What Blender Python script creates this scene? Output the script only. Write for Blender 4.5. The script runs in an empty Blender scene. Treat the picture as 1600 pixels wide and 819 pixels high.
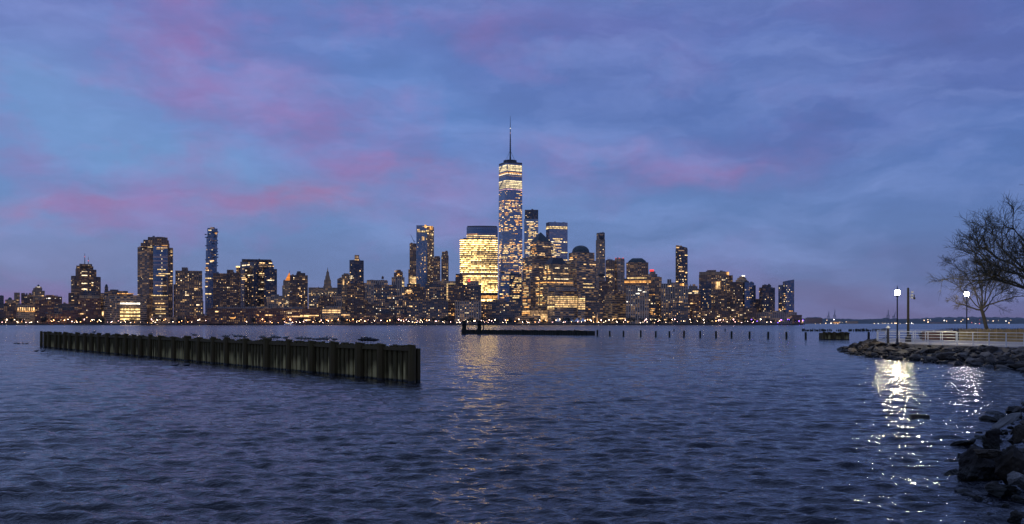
import bpy, bmesh, math, random
import numpy as np
from mathutils import Vector, Matrix
R = math.radians
scene = bpy.context.scene
COL = scene.collection
F = 1440.0; CX = 800.0; HY = 505.5; H = 2.8      # focal length (photo px), optical centre, horizon row, eye height

# ---------------------------------------------------------------- camera
cam_d = bpy.data.cameras.new('camera'); cam = bpy.data.objects.new('camera', cam_d); COL.objects.link(cam)
cam.location = (0, 0, H); cam.rotation_euler = (R(90), 0, 0)
cam_d.sensor_width = 36; cam_d.lens = 36 * F / 1600; cam_d.shift_y = (HY - 409.5) / 1600
cam_d.clip_start = 0.1; cam_d.clip_end = 40000
scene.camera = cam
scene.render.engine = 'CYCLES'
scene.cycles.use_denoising = True
scene.cycles.max_bounces = 6; scene.cycles.diffuse_bounces = 2; scene.cycles.glossy_bounces = 3
scene.cycles.volume_bounces = 0; scene.cycles.transparent_max_bounces = 6
scene.cycles.sample_clamp_indirect = 4.0; scene.cycles.sample_clamp_direct = 0
scene.cycles.caustics_reflective = False; scene.cycles.caustics_refractive = False
scene.view_settings.view_transform = 'Standard'; scene.view_settings.look = 'None'
scene.view_settings.gamma = 1; scene.view_settings.exposure = 0

def lin(r, g, b):
    f = lambda c: (c / 255) / 12.92 if c / 255 <= .04045 else ((c / 255 + .055) / 1.055) ** 2.4
    return (f(r), f(g), f(b), 1)

class NT:
    def __init__(s, tree): s.t = tree; s.n = tree.nodes; s.l = tree.links
    def put(s, sock, v):
        if v is None: return
        if isinstance(v, bpy.types.NodeSocket): s.l.new(v, sock)
        else: sock.default_value = v
    def new(s, typ, **kw):
        n = s.n.new(typ)
        for k, v in kw.items(): setattr(n, k, v)
        return n
    def m(s, op, a, b=None, c=None, clamp=False):
        n = s.new('ShaderNodeMath', operation=op, use_clamp=clamp)
        s.put(n.inputs[0], a); s.put(n.inputs[1], b); s.put(n.inputs[2], c); return n.outputs[0]
    def mix(s, f, a, b, typ='MIX'):
        n = s.new('ShaderNodeMixRGB', blend_type=typ)
        s.put(n.inputs[0], f); s.put(n.inputs[1], a); s.put(n.inputs[2], b); return n.outputs[0]
    def noise(s, vec, scale, detail=3, rough=.5, dist=0):
        n = s.new('ShaderNodeTexNoise'); s.put(n.inputs['Vector'], vec)
        n.inputs['Scale'].default_value = scale; n.inputs['Detail'].default_value = detail
        n.inputs['Roughness'].default_value = rough; n.inputs['Distortion'].default_value = dist; return n
    def ramp(s, f, pts, interp='LINEAR'):
        n = s.new('ShaderNodeValToRGB'); n.color_ramp.interpolation = interp; e = n.color_ramp.elements
        while len(e) < len(pts): e.new(1)
        for i, (p, c) in enumerate(pts): e[i].position = p; e[i].color = c
        s.put(n.inputs[0], f); return n.outputs[0]
    def comb(s, x, y, z):
        n = s.new('ShaderNodeCombineXYZ'); s.put(n.inputs[0], x); s.put(n.inputs[1], y); s.put(n.inputs[2], z); return n.outputs[0]
    def sep(s, v):
        n = s.new('ShaderNodeSeparateXYZ'); s.put(n.inputs[0], v); return n.outputs

# ---------------------------------------------------------------- world: dusk sky with broken cloud
world = bpy.data.worlds.new('World'); scene.world = world; world.use_nodes = True
W = NT(world.node_tree); W.n.clear()
tc = W.new('ShaderNodeTexCoord'); dx, dy, dz = W.sep(tc.outputs['Generated'])
az = W.m('ARCTAN2', dx, dy)
el = W.m('ARCSINE', W.m('MINIMUM', W.m('MAXIMUM', dz, -1.0), 1.0))
sky = W.new('ShaderNodeTexSky', sky_type='NISHITA', sun_disc=False)
sky.sun_elevation = R(1.5); sky.sun_rotation = R(140); sky.altitude = 10; sky.air_density = 1.2; sky.dust_density = 1.5; sky.ozone_density = 3
# warp
ncoord = W.comb(W.m('MULTIPLY', az, 1.0), W.m('MULTIPLY', el, 2.2), 0.0)
w1 = W.noise(ncoord, 6.0, 5, .6)
mot = W.noise(W.comb(az, W.m('MULTIPLY', el, 2.0), 5.0), 13.0, 4, .6).outputs['Fac']
mottle = W.m('MULTIPLY', W.m('SUBTRACT', mot, .28), 2.6, clamp=True)
wr, wg, wb = W.sep(w1.outputs['Color'])
azw = W.m('ADD', az, W.m('MULTIPLY', W.m('SUBTRACT', wr, .5), .17))
elw = W.m('ADD', el, W.m('MULTIPLY', W.m('SUBTRACT', wg, .5), .10))
base = W.ramp(W.m('MULTIPLY', W.m('MAXIMUM', el, 0.0), 2.0), [
    (0.0, lin(112, 104, 142)), (0.03, lin(108, 107, 150)), (0.09, lin(102, 118, 165)), (0.2, lin(98, 124, 178)),
    (0.38, lin(92, 121, 184)), (0.62, lin(90, 110, 176)), (.8, lin(104, 126, 186)), (1.0, lin(110, 132, 190))])
# darker to the right, lighter to the left
side = W.m('ADD', 1.0, W.m('MULTIPLY', W.m('MAXIMUM', W.m('MINIMUM', az, .6), -.6), -.30))
colr = W.mix(1.0, base, W.comb(side, side, W.m('ADD', 1.0, W.m('MULTIPLY', W.m('SUBTRACT', side, 1.0), .6))), 'MULTIPLY')
PINK = ROSE = None
def blob(px, py, rx, ry, rot, col, wgt):
    global colr
    a0 = math.atan((px - CX) / F); e0 = math.atan((HY - py) / F * math.cos(a0))
    ry *= 1.35 if col in (ROSE, PINK) else 1.1; rx /= F; ry /= F; c, s_ = math.cos(R(rot)), math.sin(R(rot))
    da = W.m('SUBTRACT', azw, a0); de = W.m('SUBTRACT', elw, e0)
    u = W.m('ADD', W.m('MULTIPLY', da, c / rx), W.m('MULTIPLY', de, s_ / rx))
    v = W.m('ADD', W.m('MULTIPLY', da, -s_ / ry), W.m('MULTIPLY', de, c / ry))
    g = W.m('EXPONENT', W.m('MULTIPLY', W.m('ADD', W.m('MULTIPLY', u, u), W.m('MULTIPLY', v, v)), -1.0))
    colr = W.mix(W.m('MULTIPLY', W.m('MULTIPLY', g, mottle) if col in (ROSE, PINK) else g, wgt * (.85 if col in (ROSE, PINK) else .6)), colr, col)
PINK = lin(150, 108, 168); ROSE = lin(166, 104, 150); PURP = lin(112, 104, 172); CYAN = lin(114, 150, 202); DARK = lin(76, 92, 158); PALE = lin(112, 138, 186)
blob(60, 60, 260, 70, -8, PURP, .45); blob(330, 60, 200, 60, -25, PINK, .35)
blob(140, 190, 230, 75, -14, CYAN, .75); blob(330, 270, 200, 40, -12, CYAN, .55); blob(60, 130, 120, 50, 0, CYAN, .35)
blob(400, 150, 170, 45, -30, PINK, .60); blob(560, 230, 150, 40, -35, PINK, .5)
blob(500, 300, 110, 22, 10, ROSE, .75); blob(400, 320, 90, 16, 14, ROSE, .6); blob(640, 265, 70, 16, -20, ROSE, .45)
blob(600, 120, 170, 50, -35, lin(92, 130, 196), .6); blob(690, 150, 60, 150, 25, lin(96, 134, 198), .35)
blob(130, 335, 130, 14, 4, ROSE, .65); blob(60, 350, 90, 14, 0, ROSE, .4); blob(300, 325, 90, 12, 12, ROSE, .4)
blob(40, 400, 200, 22, 0, lin(140, 128, 172), .5); blob(60, 240, 60, 16, 0, PINK, .3)
blob(860, 40, 240, 40, -5, PURP, .5); blob(1050, 250, 220, 24, 2, PINK, .6); blob(1130, 262, 90, 12, 8, ROSE, .5); blob(900, 235, 120, 18, -6, ROSE, .35)
blob(1000, 150, 260, 50, -6, DARK, .45); blob(1330, 190, 240, 34, 8, DARK, .6); blob(1450, 60, 260, 60, -12, lin(92, 96, 160), .6)
blob(1230, 60, 120, 40, 0, lin(92, 122, 188), .5); blob(1120, 318, 240, 26, 3, lin(98, 128, 186), .45); blob(1500, 250, 160, 40, 5, lin(82, 112, 178), .5)
blob(900, 320, 160, 24, 0, lin(100, 132, 186), .4); blob(740, 350, 100, 18, 0, PINK, .35)
blob(1290, 465, 160, 22, 0, lin(124, 108, 146), .5); blob(60, 465, 120, 16, 0, lin(170, 112, 150), .6); blob(500, 400, 200, 26, 0, lin(112, 124, 176), .35)
# scattered small pink patches
pk = W.noise(W.comb(az, W.m('MULTIPLY', el, 1.7), 9.0), 7.0, 5, .6).outputs['Fac']; left = W.m('ADD', .62, W.m('MULTIPLY', az, -1.1), clamp=True)
colr = W.mix(W.m('MULTIPLY', W.m('MULTIPLY', W.m('SUBTRACT', pk, .50), 4.0, clamp=True), W.m('MULTIPLY', left, .62)), colr, lin(146, 108, 168))
# streaky texture of the cloud deck
st = W.noise(W.comb(W.m('MULTIPLY', azw, 3.0), W.m('MULTIPLY', elw, 11.0), 3.0), 2.2, 6, .58)
fine = W.noise(W.comb(W.m('MULTIPLY', az, 2.0), W.m('MULTIPLY', el, 6.0), 7.0), 6.0, 5, .6)
gain = W.m('ADD', 1.0, W.m('ADD', W.m('MULTIPLY', W.m('SUBTRACT', st.outputs['Fac'], .5), .42), W.m('MULTIPLY', W.m('SUBTRACT', fine.outputs['Fac'], .5), .22)))
tint = W.mix(W.m('MULTIPLY', W.m('SUBTRACT', st.outputs['Fac'], .45), 1.2, clamp=True), colr, lin(128, 142, 196))
colr = W.mix(1.0, tint, W.comb(gain, gain, gain), 'MULTIPLY')
colr = W.mix(1.0, colr, (1.17, 1.19, 1.12, 1), 'MULTIPLY')
mp = W.mix(1.0, colr, W.mix(1.0, sky.outputs['Color'], (.006, .006, .006, 1), 'MULTIPLY'), 'ADD')
bg = W.new('ShaderNodeBackground'); W.put(bg.inputs['Color'], mp); bg.inputs['Strength'].default_value = 1.0
wo = W.new('ShaderNodeOutputWorld'); W.l.new(bg.outputs[0], wo.inputs[0])

sd = bpy.data.lights.new('sun', 'SUN'); sd.energy = 0.03; sd.angle = R(30); sd.color = (1, .8, .75)
so = bpy.data.objects.new('sun', sd); COL.objects.link(so); so.rotation_euler = (R(88.5), 0, R(140 + 180))

# ---------------------------------------------------------------- helpers
def tag(o, label=None, cat=None, group=None, kind=None):
    if label: o['label'] = label
    if cat: o['category'] = cat
    if group: o['group'] = group
    if kind: o['kind'] = kind
    return o
def empty(name, loc, rz=0):
    o = bpy.data.objects.new(name, None); COL.objects.link(o); o.location = loc; o.rotation_euler = (0, 0, rz)
    o.empty_display_size = .5; return o
class MB:
    def __init__(s): s.v = []; s.f = []; s.uv = []; s.mi = []
    def quad(s, pts, uvs=None, mi=0):
        b = len(s.v); s.v += [tuple(p) for p in pts]; s.f.append(tuple(range(b, b + len(pts))))
        s.uv += list(uvs) if uvs else [(p[0], p[1]) for p in pts]; s.mi.append(mi)
    def prism(s, poly, z0, z1, top=None, mi=0, roof=1, cap=True):
        """poly counter-clockwise; top = optional polygon (or list of (x,y,z)) for a tapered prism"""
        top = top or poly; n = len(poly); u = 0
        tz = [(p[0], p[1], p[2] if len(p) > 2 else z1) for p in top]
        for i in range(n):
            a, b = poly[i], poly[(i + 1) % n]; L = math.hypot(b[0] - a[0], b[1] - a[1])
            s.quad([(a[0], a[1], z0), (b[0], b[1], z0), tz[(i + 1) % n], tz[i]], [(0, z0), (L, z0), (L, tz[(i + 1) % n][2]), (0, tz[i][2])], mi)
        if cap: s.quad(tz, None, roof); s.quad([(p[0], p[1], z0) for p in reversed(poly)], None, roof)
    def box(s, c, d, mi=0, rz=0):
        x, y, z = c; a, b, e = d[0] / 2, d[1] / 2, d[2] / 2; cs, sn = math.cos(rz), math.sin(rz)
        s.prism([(x + px * cs - py * sn, y + px * sn + py * cs) for px, py in ((-a, -b), (a, -b), (a, b), (-a, b))], z - e, z + e, mi=mi, roof=mi)
    def tube(s, p, q, r0, r1, n=6, mi=0, cap=True):
        p = Vector(p); q = Vector(q); d = (q - p)
        if d.length < 1e-6: return
        d.normalize(); a = d.orthogonal().normalized(); b = d.cross(a)
        A = [p + (a * math.cos(t) + b * math.sin(t)) * r0 for t in [2 * math.pi * i / n for i in range(n)]]
        B = [q + (a * math.cos(t) + b * math.sin(t)) * r1 for t in [2 * math.pi * i / n for i in range(n)]]
        o = len(s.v); s.v += [tuple(x) for x in A + B]
        for i in range(n):
            j = (i + 1) % n; s.f.append((o + i, o + j, o + n + j, o + n + i)); s.uv += [(0, 0)] * 4; s.mi.append(mi)
        if cap:
            s.f.append(tuple(o + n + i for i in range(n))); s.uv += [(0, 0)] * n; s.mi.append(mi)
            s.f.append(tuple(o + n - 1 - i for i in range(n))); s.uv += [(0, 0)] * n; s.mi.append(mi)
    def lathe(s, prof, c=(0, 0, 0), n=20, mi=0):
        o = len(s.v); m = len(prof)
        for r, z in prof:
            for i in range(n): t = 2 * math.pi * i / n; s.v.append((c[0] + r * math.cos(t), c[1] + r * math.sin(t), c[2] + z))
        for k in range(m - 1):
            for i in range(n):
                j = (i + 1) % n; s.f.append((o + k * n + i, o + k * n + j, o + (k + 1) * n + j, o + (k + 1) * n + i)); s.uv += [(0, 0)] * 4; s.mi.append(mi)
    def build(s, name, mats, parent=None, smooth=False, loc=None):
        me = bpy.data.meshes.new(name); me.from_pydata(s.v, [], s.f)
        for m in (mats if isinstance(mats, (list, tuple)) else [mats]): me.materials.append(m)
        nm = len(me.materials); me.polygons.foreach_set('material_index', [min(i, nm - 1) for i in s.mi])
        uv = me.uv_layers.new(name='UVMap'); uv.data.foreach_set('uv', [c for p in s.uv for c in p])
        if smooth: me.polygons.foreach_set('use_smooth', [True] * len(me.polygons))
        me.update(); o = bpy.data.objects.new(name, me); COL.objects.link(o)
        if parent: o.parent = parent
        if loc: o.location = loc
        return o
def copy_tree(o, parent=None):
    c = o.copy(); COL.objects.link(c)
    if parent: c.parent = parent
    for ch in list(o.children): copy_tree(ch, c)
    return c
def at(px, py, Y): return Vector(((px - CX) * Y / F, Y, H - (py - HY) * Y / F))
def rnd(seed): return random.Random(seed)

# ---------------------------------------------------------------- materials
def mat(name):
    m = bpy.data.materials.new(name); m.use_nodes = True; t = NT(m.node_tree); t.n.clear()
    b = t.new('ShaderNodeBsdfPrincipled'); o = t.new('ShaderNodeOutputMaterial'); t.l.new(b.outputs[0], o.inputs[0]); return m, t, b
def plain(name, col, rough=.8, metal=0, nscale=3.0, amt=.35, bump=0, bscale=20):
    m, t, b = mat(name); g = t.new('ShaderNodeNewGeometry'); n = t.noise(g.outputs['Position'], nscale, 5, .6)
    f = t.m('ADD', 1 - amt / 2, t.m('MULTIPLY', n.outputs['Fac'], amt))
    t.put(b.inputs['Base Color'], t.mix(1, (*col, 1), t.comb(f, f, f), 'MULTIPLY'))
    b.inputs['Roughness'].default_value = rough; b.inputs['Metallic'].default_value = metal
    if bump:
        bn = t.new('ShaderNodeBump'); bn.inputs['Strength'].default_value = bump; bn.inputs['Distance'].default_value = .05
        t.put(bn.inputs['Height'], t.noise(g.outputs['Position'], bscale, 6, .65).outputs['Fac']); t.put(b.inputs['Normal'], bn.outputs[0])
    return m
def facade(name, wall, cw=3.4, fh=3.4, hw=.28, hh=.28, glass=(.03, .04, .06), grough=.15, gmetal=.0, vary=.5, wrough=.8):
    if not gmetal: wall = (wall[0] * 1.5, wall[1] * 1.15, wall[2] * .78); glass = (.02, .02, .022); grough = .3
    m, t, b = mat(name); uv = t.new('ShaderNodeUVMap'); u, v, _ = t.sep(uv.outputs[0])
    uu = t.m('DIVIDE', u, cw); vv = t.m('DIVIDE', v, fh)
    a = t.m('COMPARE', t.m('FRACT', uu), .5, hw); c = t.m('COMPARE', t.m('FRACT', vv), .5, hh); win = t.m('MULTIPLY', a, c)
    wn = t.new('ShaderNodeTexWhiteNoise', noise_dimensions='3D'); oi = t.new('ShaderNodeObjectInfo')
    t.put(wn.inputs['Vector'], t.comb(t.m('FLOOR', uu), t.m('FLOOR', vv), t.m('MULTIPLY', oi.outputs['Random'], 50.0)))
    r = wn.outputs['Value']; gl = t.mix(t.m('MULTIPLY', t.m('POWER', r, 3.0), vary), (*glass, 1), (.22, .21, .2, 1))
    g = t.new('ShaderNodeNewGeometry'); n = t.noise(g.outputs['Position'], .06, 5, .65)
    f = t.m('ADD', .75, t.m('MULTIPLY', n.outputs['Fac'], .5)); wc = t.mix(1, (*wall, 1), t.comb(f, f, f), 'MULTIPLY')
    t.put(b.inputs['Base Color'], t.mix(win, wc, gl))
    t.put(b.inputs['Roughness'], t.m('ADD', t.m('MULTIPLY', win, t.m('ADD', grough - wrough, t.m('MULTIPLY', r, .12))), wrough))
    wn2 = t.new('ShaderNodeTexWhiteNoise', noise_dimensions='3D'); t.put(wn2.inputs['Vector'], t.comb(t.m('FLOOR', t.m('MULTIPLY', uu, .5)), t.m('ADD', t.m('FLOOR', vv), 31.0), t.m('MULTIPLY', oi.outputs['Random'], 80.0)))
    b.inputs['Emission Color'].default_value = (1, .55, .22, 1)           # weak warm glow added to random window cells to lift the facades
    t.put(b.inputs['Emission Strength'], t.m('MULTIPLY', t.m('MULTIPLY', win, t.m('POWER', wn2.outputs['Value'], 5.0)), .27 if not gmetal else .06))
    if gmetal: t.put(b.inputs['Metallic'], t.m('MULTIPLY', win, gmetal))
    m.cycles.emission_sampling = 'NONE'; m['cw'] = cw; m['fh'] = fh; return m
M = {}
M['brick'] = facade('red_brick', (.17, .085, .065))
M['brown'] = facade('dark_brown_brick', (.115, .08, .072), 3.0, 3.0)
M['tan'] = facade('tan_stone', (.34, .27, .20), 3.2, 3.6)
M['cream'] = facade('cream_stone', (.42, .36, .27), 3.6, 3.8, .3, .3)
M['grey'] = facade('grey_concrete', (.24, .24, .27), 3.6, 3.6)
M['slate'] = facade('slate_cladding', (.10, .11, .15), 3.6, 3.4, .33, .3)
M['strip'] = facade('grey_piers', (.34, .33, .35), 4.4, 3.1, .26, .43)
M['bstrip'] = facade('brown_piers', (.22, .16, .13), 4.2, 3.1, .27, .42)
M['band'] = facade('banded_granite', (.26, .25, .27), 3.0, 3.9, .6, .27)
M['wband'] = facade('warm_banded_granite', (.36, .29, .21), 3.0, 3.9, .6, .25)
M['bglass'] = facade('dark_blue_glass', (.05, .06, .09), 1.6, 3.8, .47, .44, (.13, .19, .28), .12, .75, .1, .4)
M['glass'] = facade('pale_blue_glass', (.12, .13, .18), 1.6, 4.0, .48, .43, (.26, .29, .35), .1, .85, .15, .35)
M['dglass'] = facade('black_glass', (.04, .04, .05), 1.8, 3.8, .47, .42, (.05, .06, .08), .14, .7, .1, .4)
M['roof'] = plain('roof_felt', (.09, .09, .10), .9, 0, .1)
M['copper'] = plain('green_copper', (.045, .062, .06), .6, .2, .1, .5)
M['darkmetal'] = plain('dark_metal', (.05, .05, .055), .5, .6)
M['steel'] = plain('painted_steel', (.22, .23, .26), .45, .5)
def emit(name, col, s, cells=True, base=.35, var=1.3):
    m, t, b = mat(name); g = t.new('ShaderNodeNewGeometry'); x, y, z = t.sep(g.outputs['Position'])
    oi = t.new('ShaderNodeObjectInfo')
    wn = t.new('ShaderNodeTexWhiteNoise', noise_dimensions='3D')
    q = t.m('DIVIDE', t.m('ADD', x, t.m('MULTIPLY', y, .6)), 3.1 if cells else 40.0)
    t.put(wn.inputs['Vector'], t.comb(t.m('FLOOR', q), t.m('FLOOR', t.m('DIVIDE', z, 3.9)), 0.0))
    k = t.m('ADD', base, t.m('MULTIPLY', t.m('POWER', wn.outputs['Value'], 1.3), var))
    k = t.m('MULTIPLY', k, t.m('ADD', .6, t.m('MULTIPLY', oi.outputs['Random'], .8)))
    if cells:
        mull = t.m('COMPARE', t.m('FRACT', q), .5, .42); k = t.m('MULTIPLY', k, t.m('ADD', .15, t.m('MULTIPLY', mull, .85)))
    b.inputs['Base Color'].default_value = (.02, .02, .02, 1)
    b.inputs['Emission Color'].default_value = (*col, 1); t.put(b.inputs['Emission Strength'], t.m('MULTIPLY', k, s)); m.cycles.emission_sampling = 'NONE'; return m
E = {'warm': emit('warm_window_light', (1, .60, .25), 1.5), 'pale': emit('pale_window_light', (1, .76, .44), 1.7),
     'amber': emit('amber_window_light', (1, .46, .12), 1.2), 'dim': emit('dim_window_light', (1, .6, .3), .32),
     'white': emit('white_window_light', (1, .9, .72), 2.0), 'gold': emit('office_floor_light', (1, .68, .28), 1.6),
     'red': emit('red_sign_light', (1, .05, .04), 2.5, False), 'pink': emit('pink_window_light', (1, .55, .6), 1.2)}
def glow(name, col, s):
    m, t, b = mat(name); b.inputs['Base Color'].default_value = (.8, .8, .8, 1)
    b.inputs['Emission Color'].default_value = (*col, 1); b.inputs['Emission Strength'].default_value = s; return m
UB = {}
def unit(key, name='window'):
    if (key, name) not in UB:
        mb = MB(); mb.box((0, 0, 0), (1, 1, 1)); me_o = mb.build(name, E[key]); UB[(key, name)] = me_o.data; bpy.data.objects.remove(me_o)
    return UB[(key, name)]

# ================================================================ SETTING
# ---- water : one sheet of real chop, fine near the camera, coarse far away
rr = np.concatenate([np.geomspace(7, 340, 1150), np.geomspace(345, 16000, 90)])
aa = np.concatenate([np.linspace(-88, -38, 60)[:-1], np.linspace(-38, 38, 1000), np.linspace(38, 88, 60)[1:]]) * math.pi / 180
A_, R_ = np.meshgrid(aa, rr, indexing='xy'); Xw = R_ * np.sin(A_); Yw = R_ * np.cos(A_)
sp = np.gradient(rr)[:, None] * np.ones_like(A_)
rg = np.random.default_rng(11); Zw = np.zeros_like(Xw)
lam = np.geomspace(.17, 5.5, 72)
for i, L in enumerate(lam):
    th = rg.normal(math.radians(264), math.radians(27)); k = 2 * math.pi / L
    amp = .0059 * L * min(1.0, (.8 / L) ** 1.0) * (1.6 if .24 < L < .9 else (1.4 if L <= .24 else .82))
    fade = np.clip((L / sp - 2.6) / 3.0, 0, 1)
    gust = 1 + .35 * np.sin(Xw * 1.1 + i * 2.1 + Yw * .43) * np.sin(Yw * .9 + i * 1.7 - Xw * .5) + .40 * np.sin(Xw * .051 + i * 1.3 + Yw * .023) * np.sin(Yw * .067 + i * .7 - Xw * .031)
    ph = k * (Xw * math.cos(th) + Yw * math.sin(th)) + rg.uniform(0, 6.28)
    s_ = np.sin(ph + .38 * np.cos(ph)); Zw += amp * fade * gust * s_
Zw = Zw - Zw.mean(); nr, na = Xw.shape
co = np.stack([Xw, Yw, Zw], -1).reshape(-1, 3).astype(np.float32)
idx = np.arange(nr * na).reshape(nr, na)
q = np.stack([idx[:-1, :-1], idx[:-1, 1:], idx[1:, 1:], idx[1:, :-1]], -1).reshape(-1, 4)[:, ::-1]
me = bpy.data.meshes.new('water'); me.vertices.add(len(co)); me.vertices.foreach_set('co', co.ravel())
me.loops.add(q.size); me.loops.foreach_set('vertex_index', q.ravel().astype(np.int32))
me.polygons.add(len(q)); me.polygons.foreach_set('loop_start', np.arange(0, q.size, 4, dtype=np.int32))
me.update(calc_edges=True); me.polygons.foreach_set('use_smooth', np.ones(len(q), dtype=bool))
m, t, b = mat('river_water'); g = t.new('ShaderNodeNewGeometry'); P = g.outputs['Position']
b.inputs['Base Color'].default_value = (.007, .008, .012, 1); b.inputs['Roughness'].default_value = .07; b.inputs['IOR'].default_value = 1.333
mpn = t.new('ShaderNodeMapping'); t.put(mpn.inputs['Vector'], P); mpn.inputs['Scale'].default_value = (.8, 1.25, 1); mpn.inputs['Rotation'].default_value = (0, 0, R(-18))
n1 = t.noise(mpn.outputs[0], 9.0, 3, .6, .4); n2 = t.noise(mpn.outputs[0], 2.2, 4, .6, .3); n3 = t.noise(mpn.outputs[0], .05, 4, .6)
hgt = t.m('ADD', t.m('MULTIPLY', n1.outputs['Fac'], .017), t.m('MULTIPLY', n2.outputs['Fac'], .085))
bn = t.new('ShaderNodeBump'); bn.inputs['Distance'].default_value = 1.0; bn.inputs['Strength'].default_value = 1.0
t.put(bn.inputs['Height'], hgt); t.put(b.inputs['Normal'], bn.outputs[0])
breeze = t.m('MULTIPLY', t.m('SUBTRACT', t.sep(P)[1], 25.0), 1 / 500.0, clamp=True)     # open river is breezier than the cove
t.put(b.inputs['Roughness'], t.m('ADD', t.m('ADD', .03, t.m('MULTIPLY', n3.outputs['Fac'], .035)), t.m('MULTIPLY', breeze, .16)))
me.materials.append(m); wobj = bpy.data.objects.new('water', me); COL.objects.link(wobj); tag(wobj, kind='structure')

gm = plain('river_mud', (.05, .045, .04), .95)
mb = MB(); mb.quad([(-30000, -8000, -3), (30000, -8000, -3), (30000, 30000, -3), (-30000, 30000, -3)])
tag(mb.build('ground', gm), kind='structure')

# ---- Manhattan side land
landm = plain('esplanade_ground', (.07, .065, .06), .9)
def land(name, pts, z0, z1, m): mb = MB(); mb.prism(pts, z0, z1, mi=0, roof=0); o = mb.build(name, m); return tag(o, kind='structure')
YS = 1700
tipx = (1262 - CX) * YS / F
land('far_shore', [(-1900, YS), (tipx - 6, YS), (tipx + 20, YS + 80), (tipx + 60, YS + 500), (tipx - 100, 4200), (-2600, 4200)], -3, 2.5, landm)

# ---- distant hills across the bay
def hills(name, x0, x1, Y, pts, col, seed, depth=1500):
    rn = rnd(seed); n = 220; mb = MB(); rows = 7; V = []
    def hy(px):
        for (a, ya), (b_, yb) in zip(pts, pts[1:]):
            if a <= px <= b_: return ya + (yb - ya) * (px - a) / (b_ - a)
        return pts[-1][1]
    ph = [rn.uniform(0, 6.3) for _ in range(6)]
    for i in range(n + 1):
        px = x0 + (x1 - x0) * i / n; X = (px - CX) * Y / F
        h = (HY - hy(px)) * Y / F + H; h *= 1 + .05 * math.sin(px * .35 + ph[0]) + .04 * math.sin(px * .9 + ph[1])
        h += rn.uniform(-2.2, 2.6)
        prof = [(0, -2), (.02, 6), (.2, h * .55), (.4, h * .85), (.55, h), (.8, h * .7), (1, -2)]
        V.append([(X * (1 + d * depth / Y), Y + d * depth, z + (rn.uniform(-1.5, 1.5) if 0 < k < 6 else 0)) for k, (d, z) in enumerate(prof)])
    for i in range(n):
        for k in range(rows - 1): mb.quad([V[i][k], V[i + 1][k], V[i + 1][k + 1], V[i][k + 1]])
    return tag(mb.build(name, plain(name + '_woods', col, .95, 0, .01, .8)), kind='structure')
hills('hills', 1225, 1900, 7500, [(1225, 500), (1262, 497), (1275, 494.5), (1290, 497), (1320, 497.5), (1345, 498.5), (1365, 498), (1382, 496), (1400, 497.5), (1430, 498), (1500, 497), (1560, 498), (1650, 497.5), (1900, 498)], (.045, .06, .05), 3)
hills('distant_ridge', 1235, 1900, 12000, [(1235, 501), (1300, 499), (1420, 498), (1470, 495), (1520, 494.5), (1600, 496), (1900, 496)], (.05, .06, .06), 5)

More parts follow.
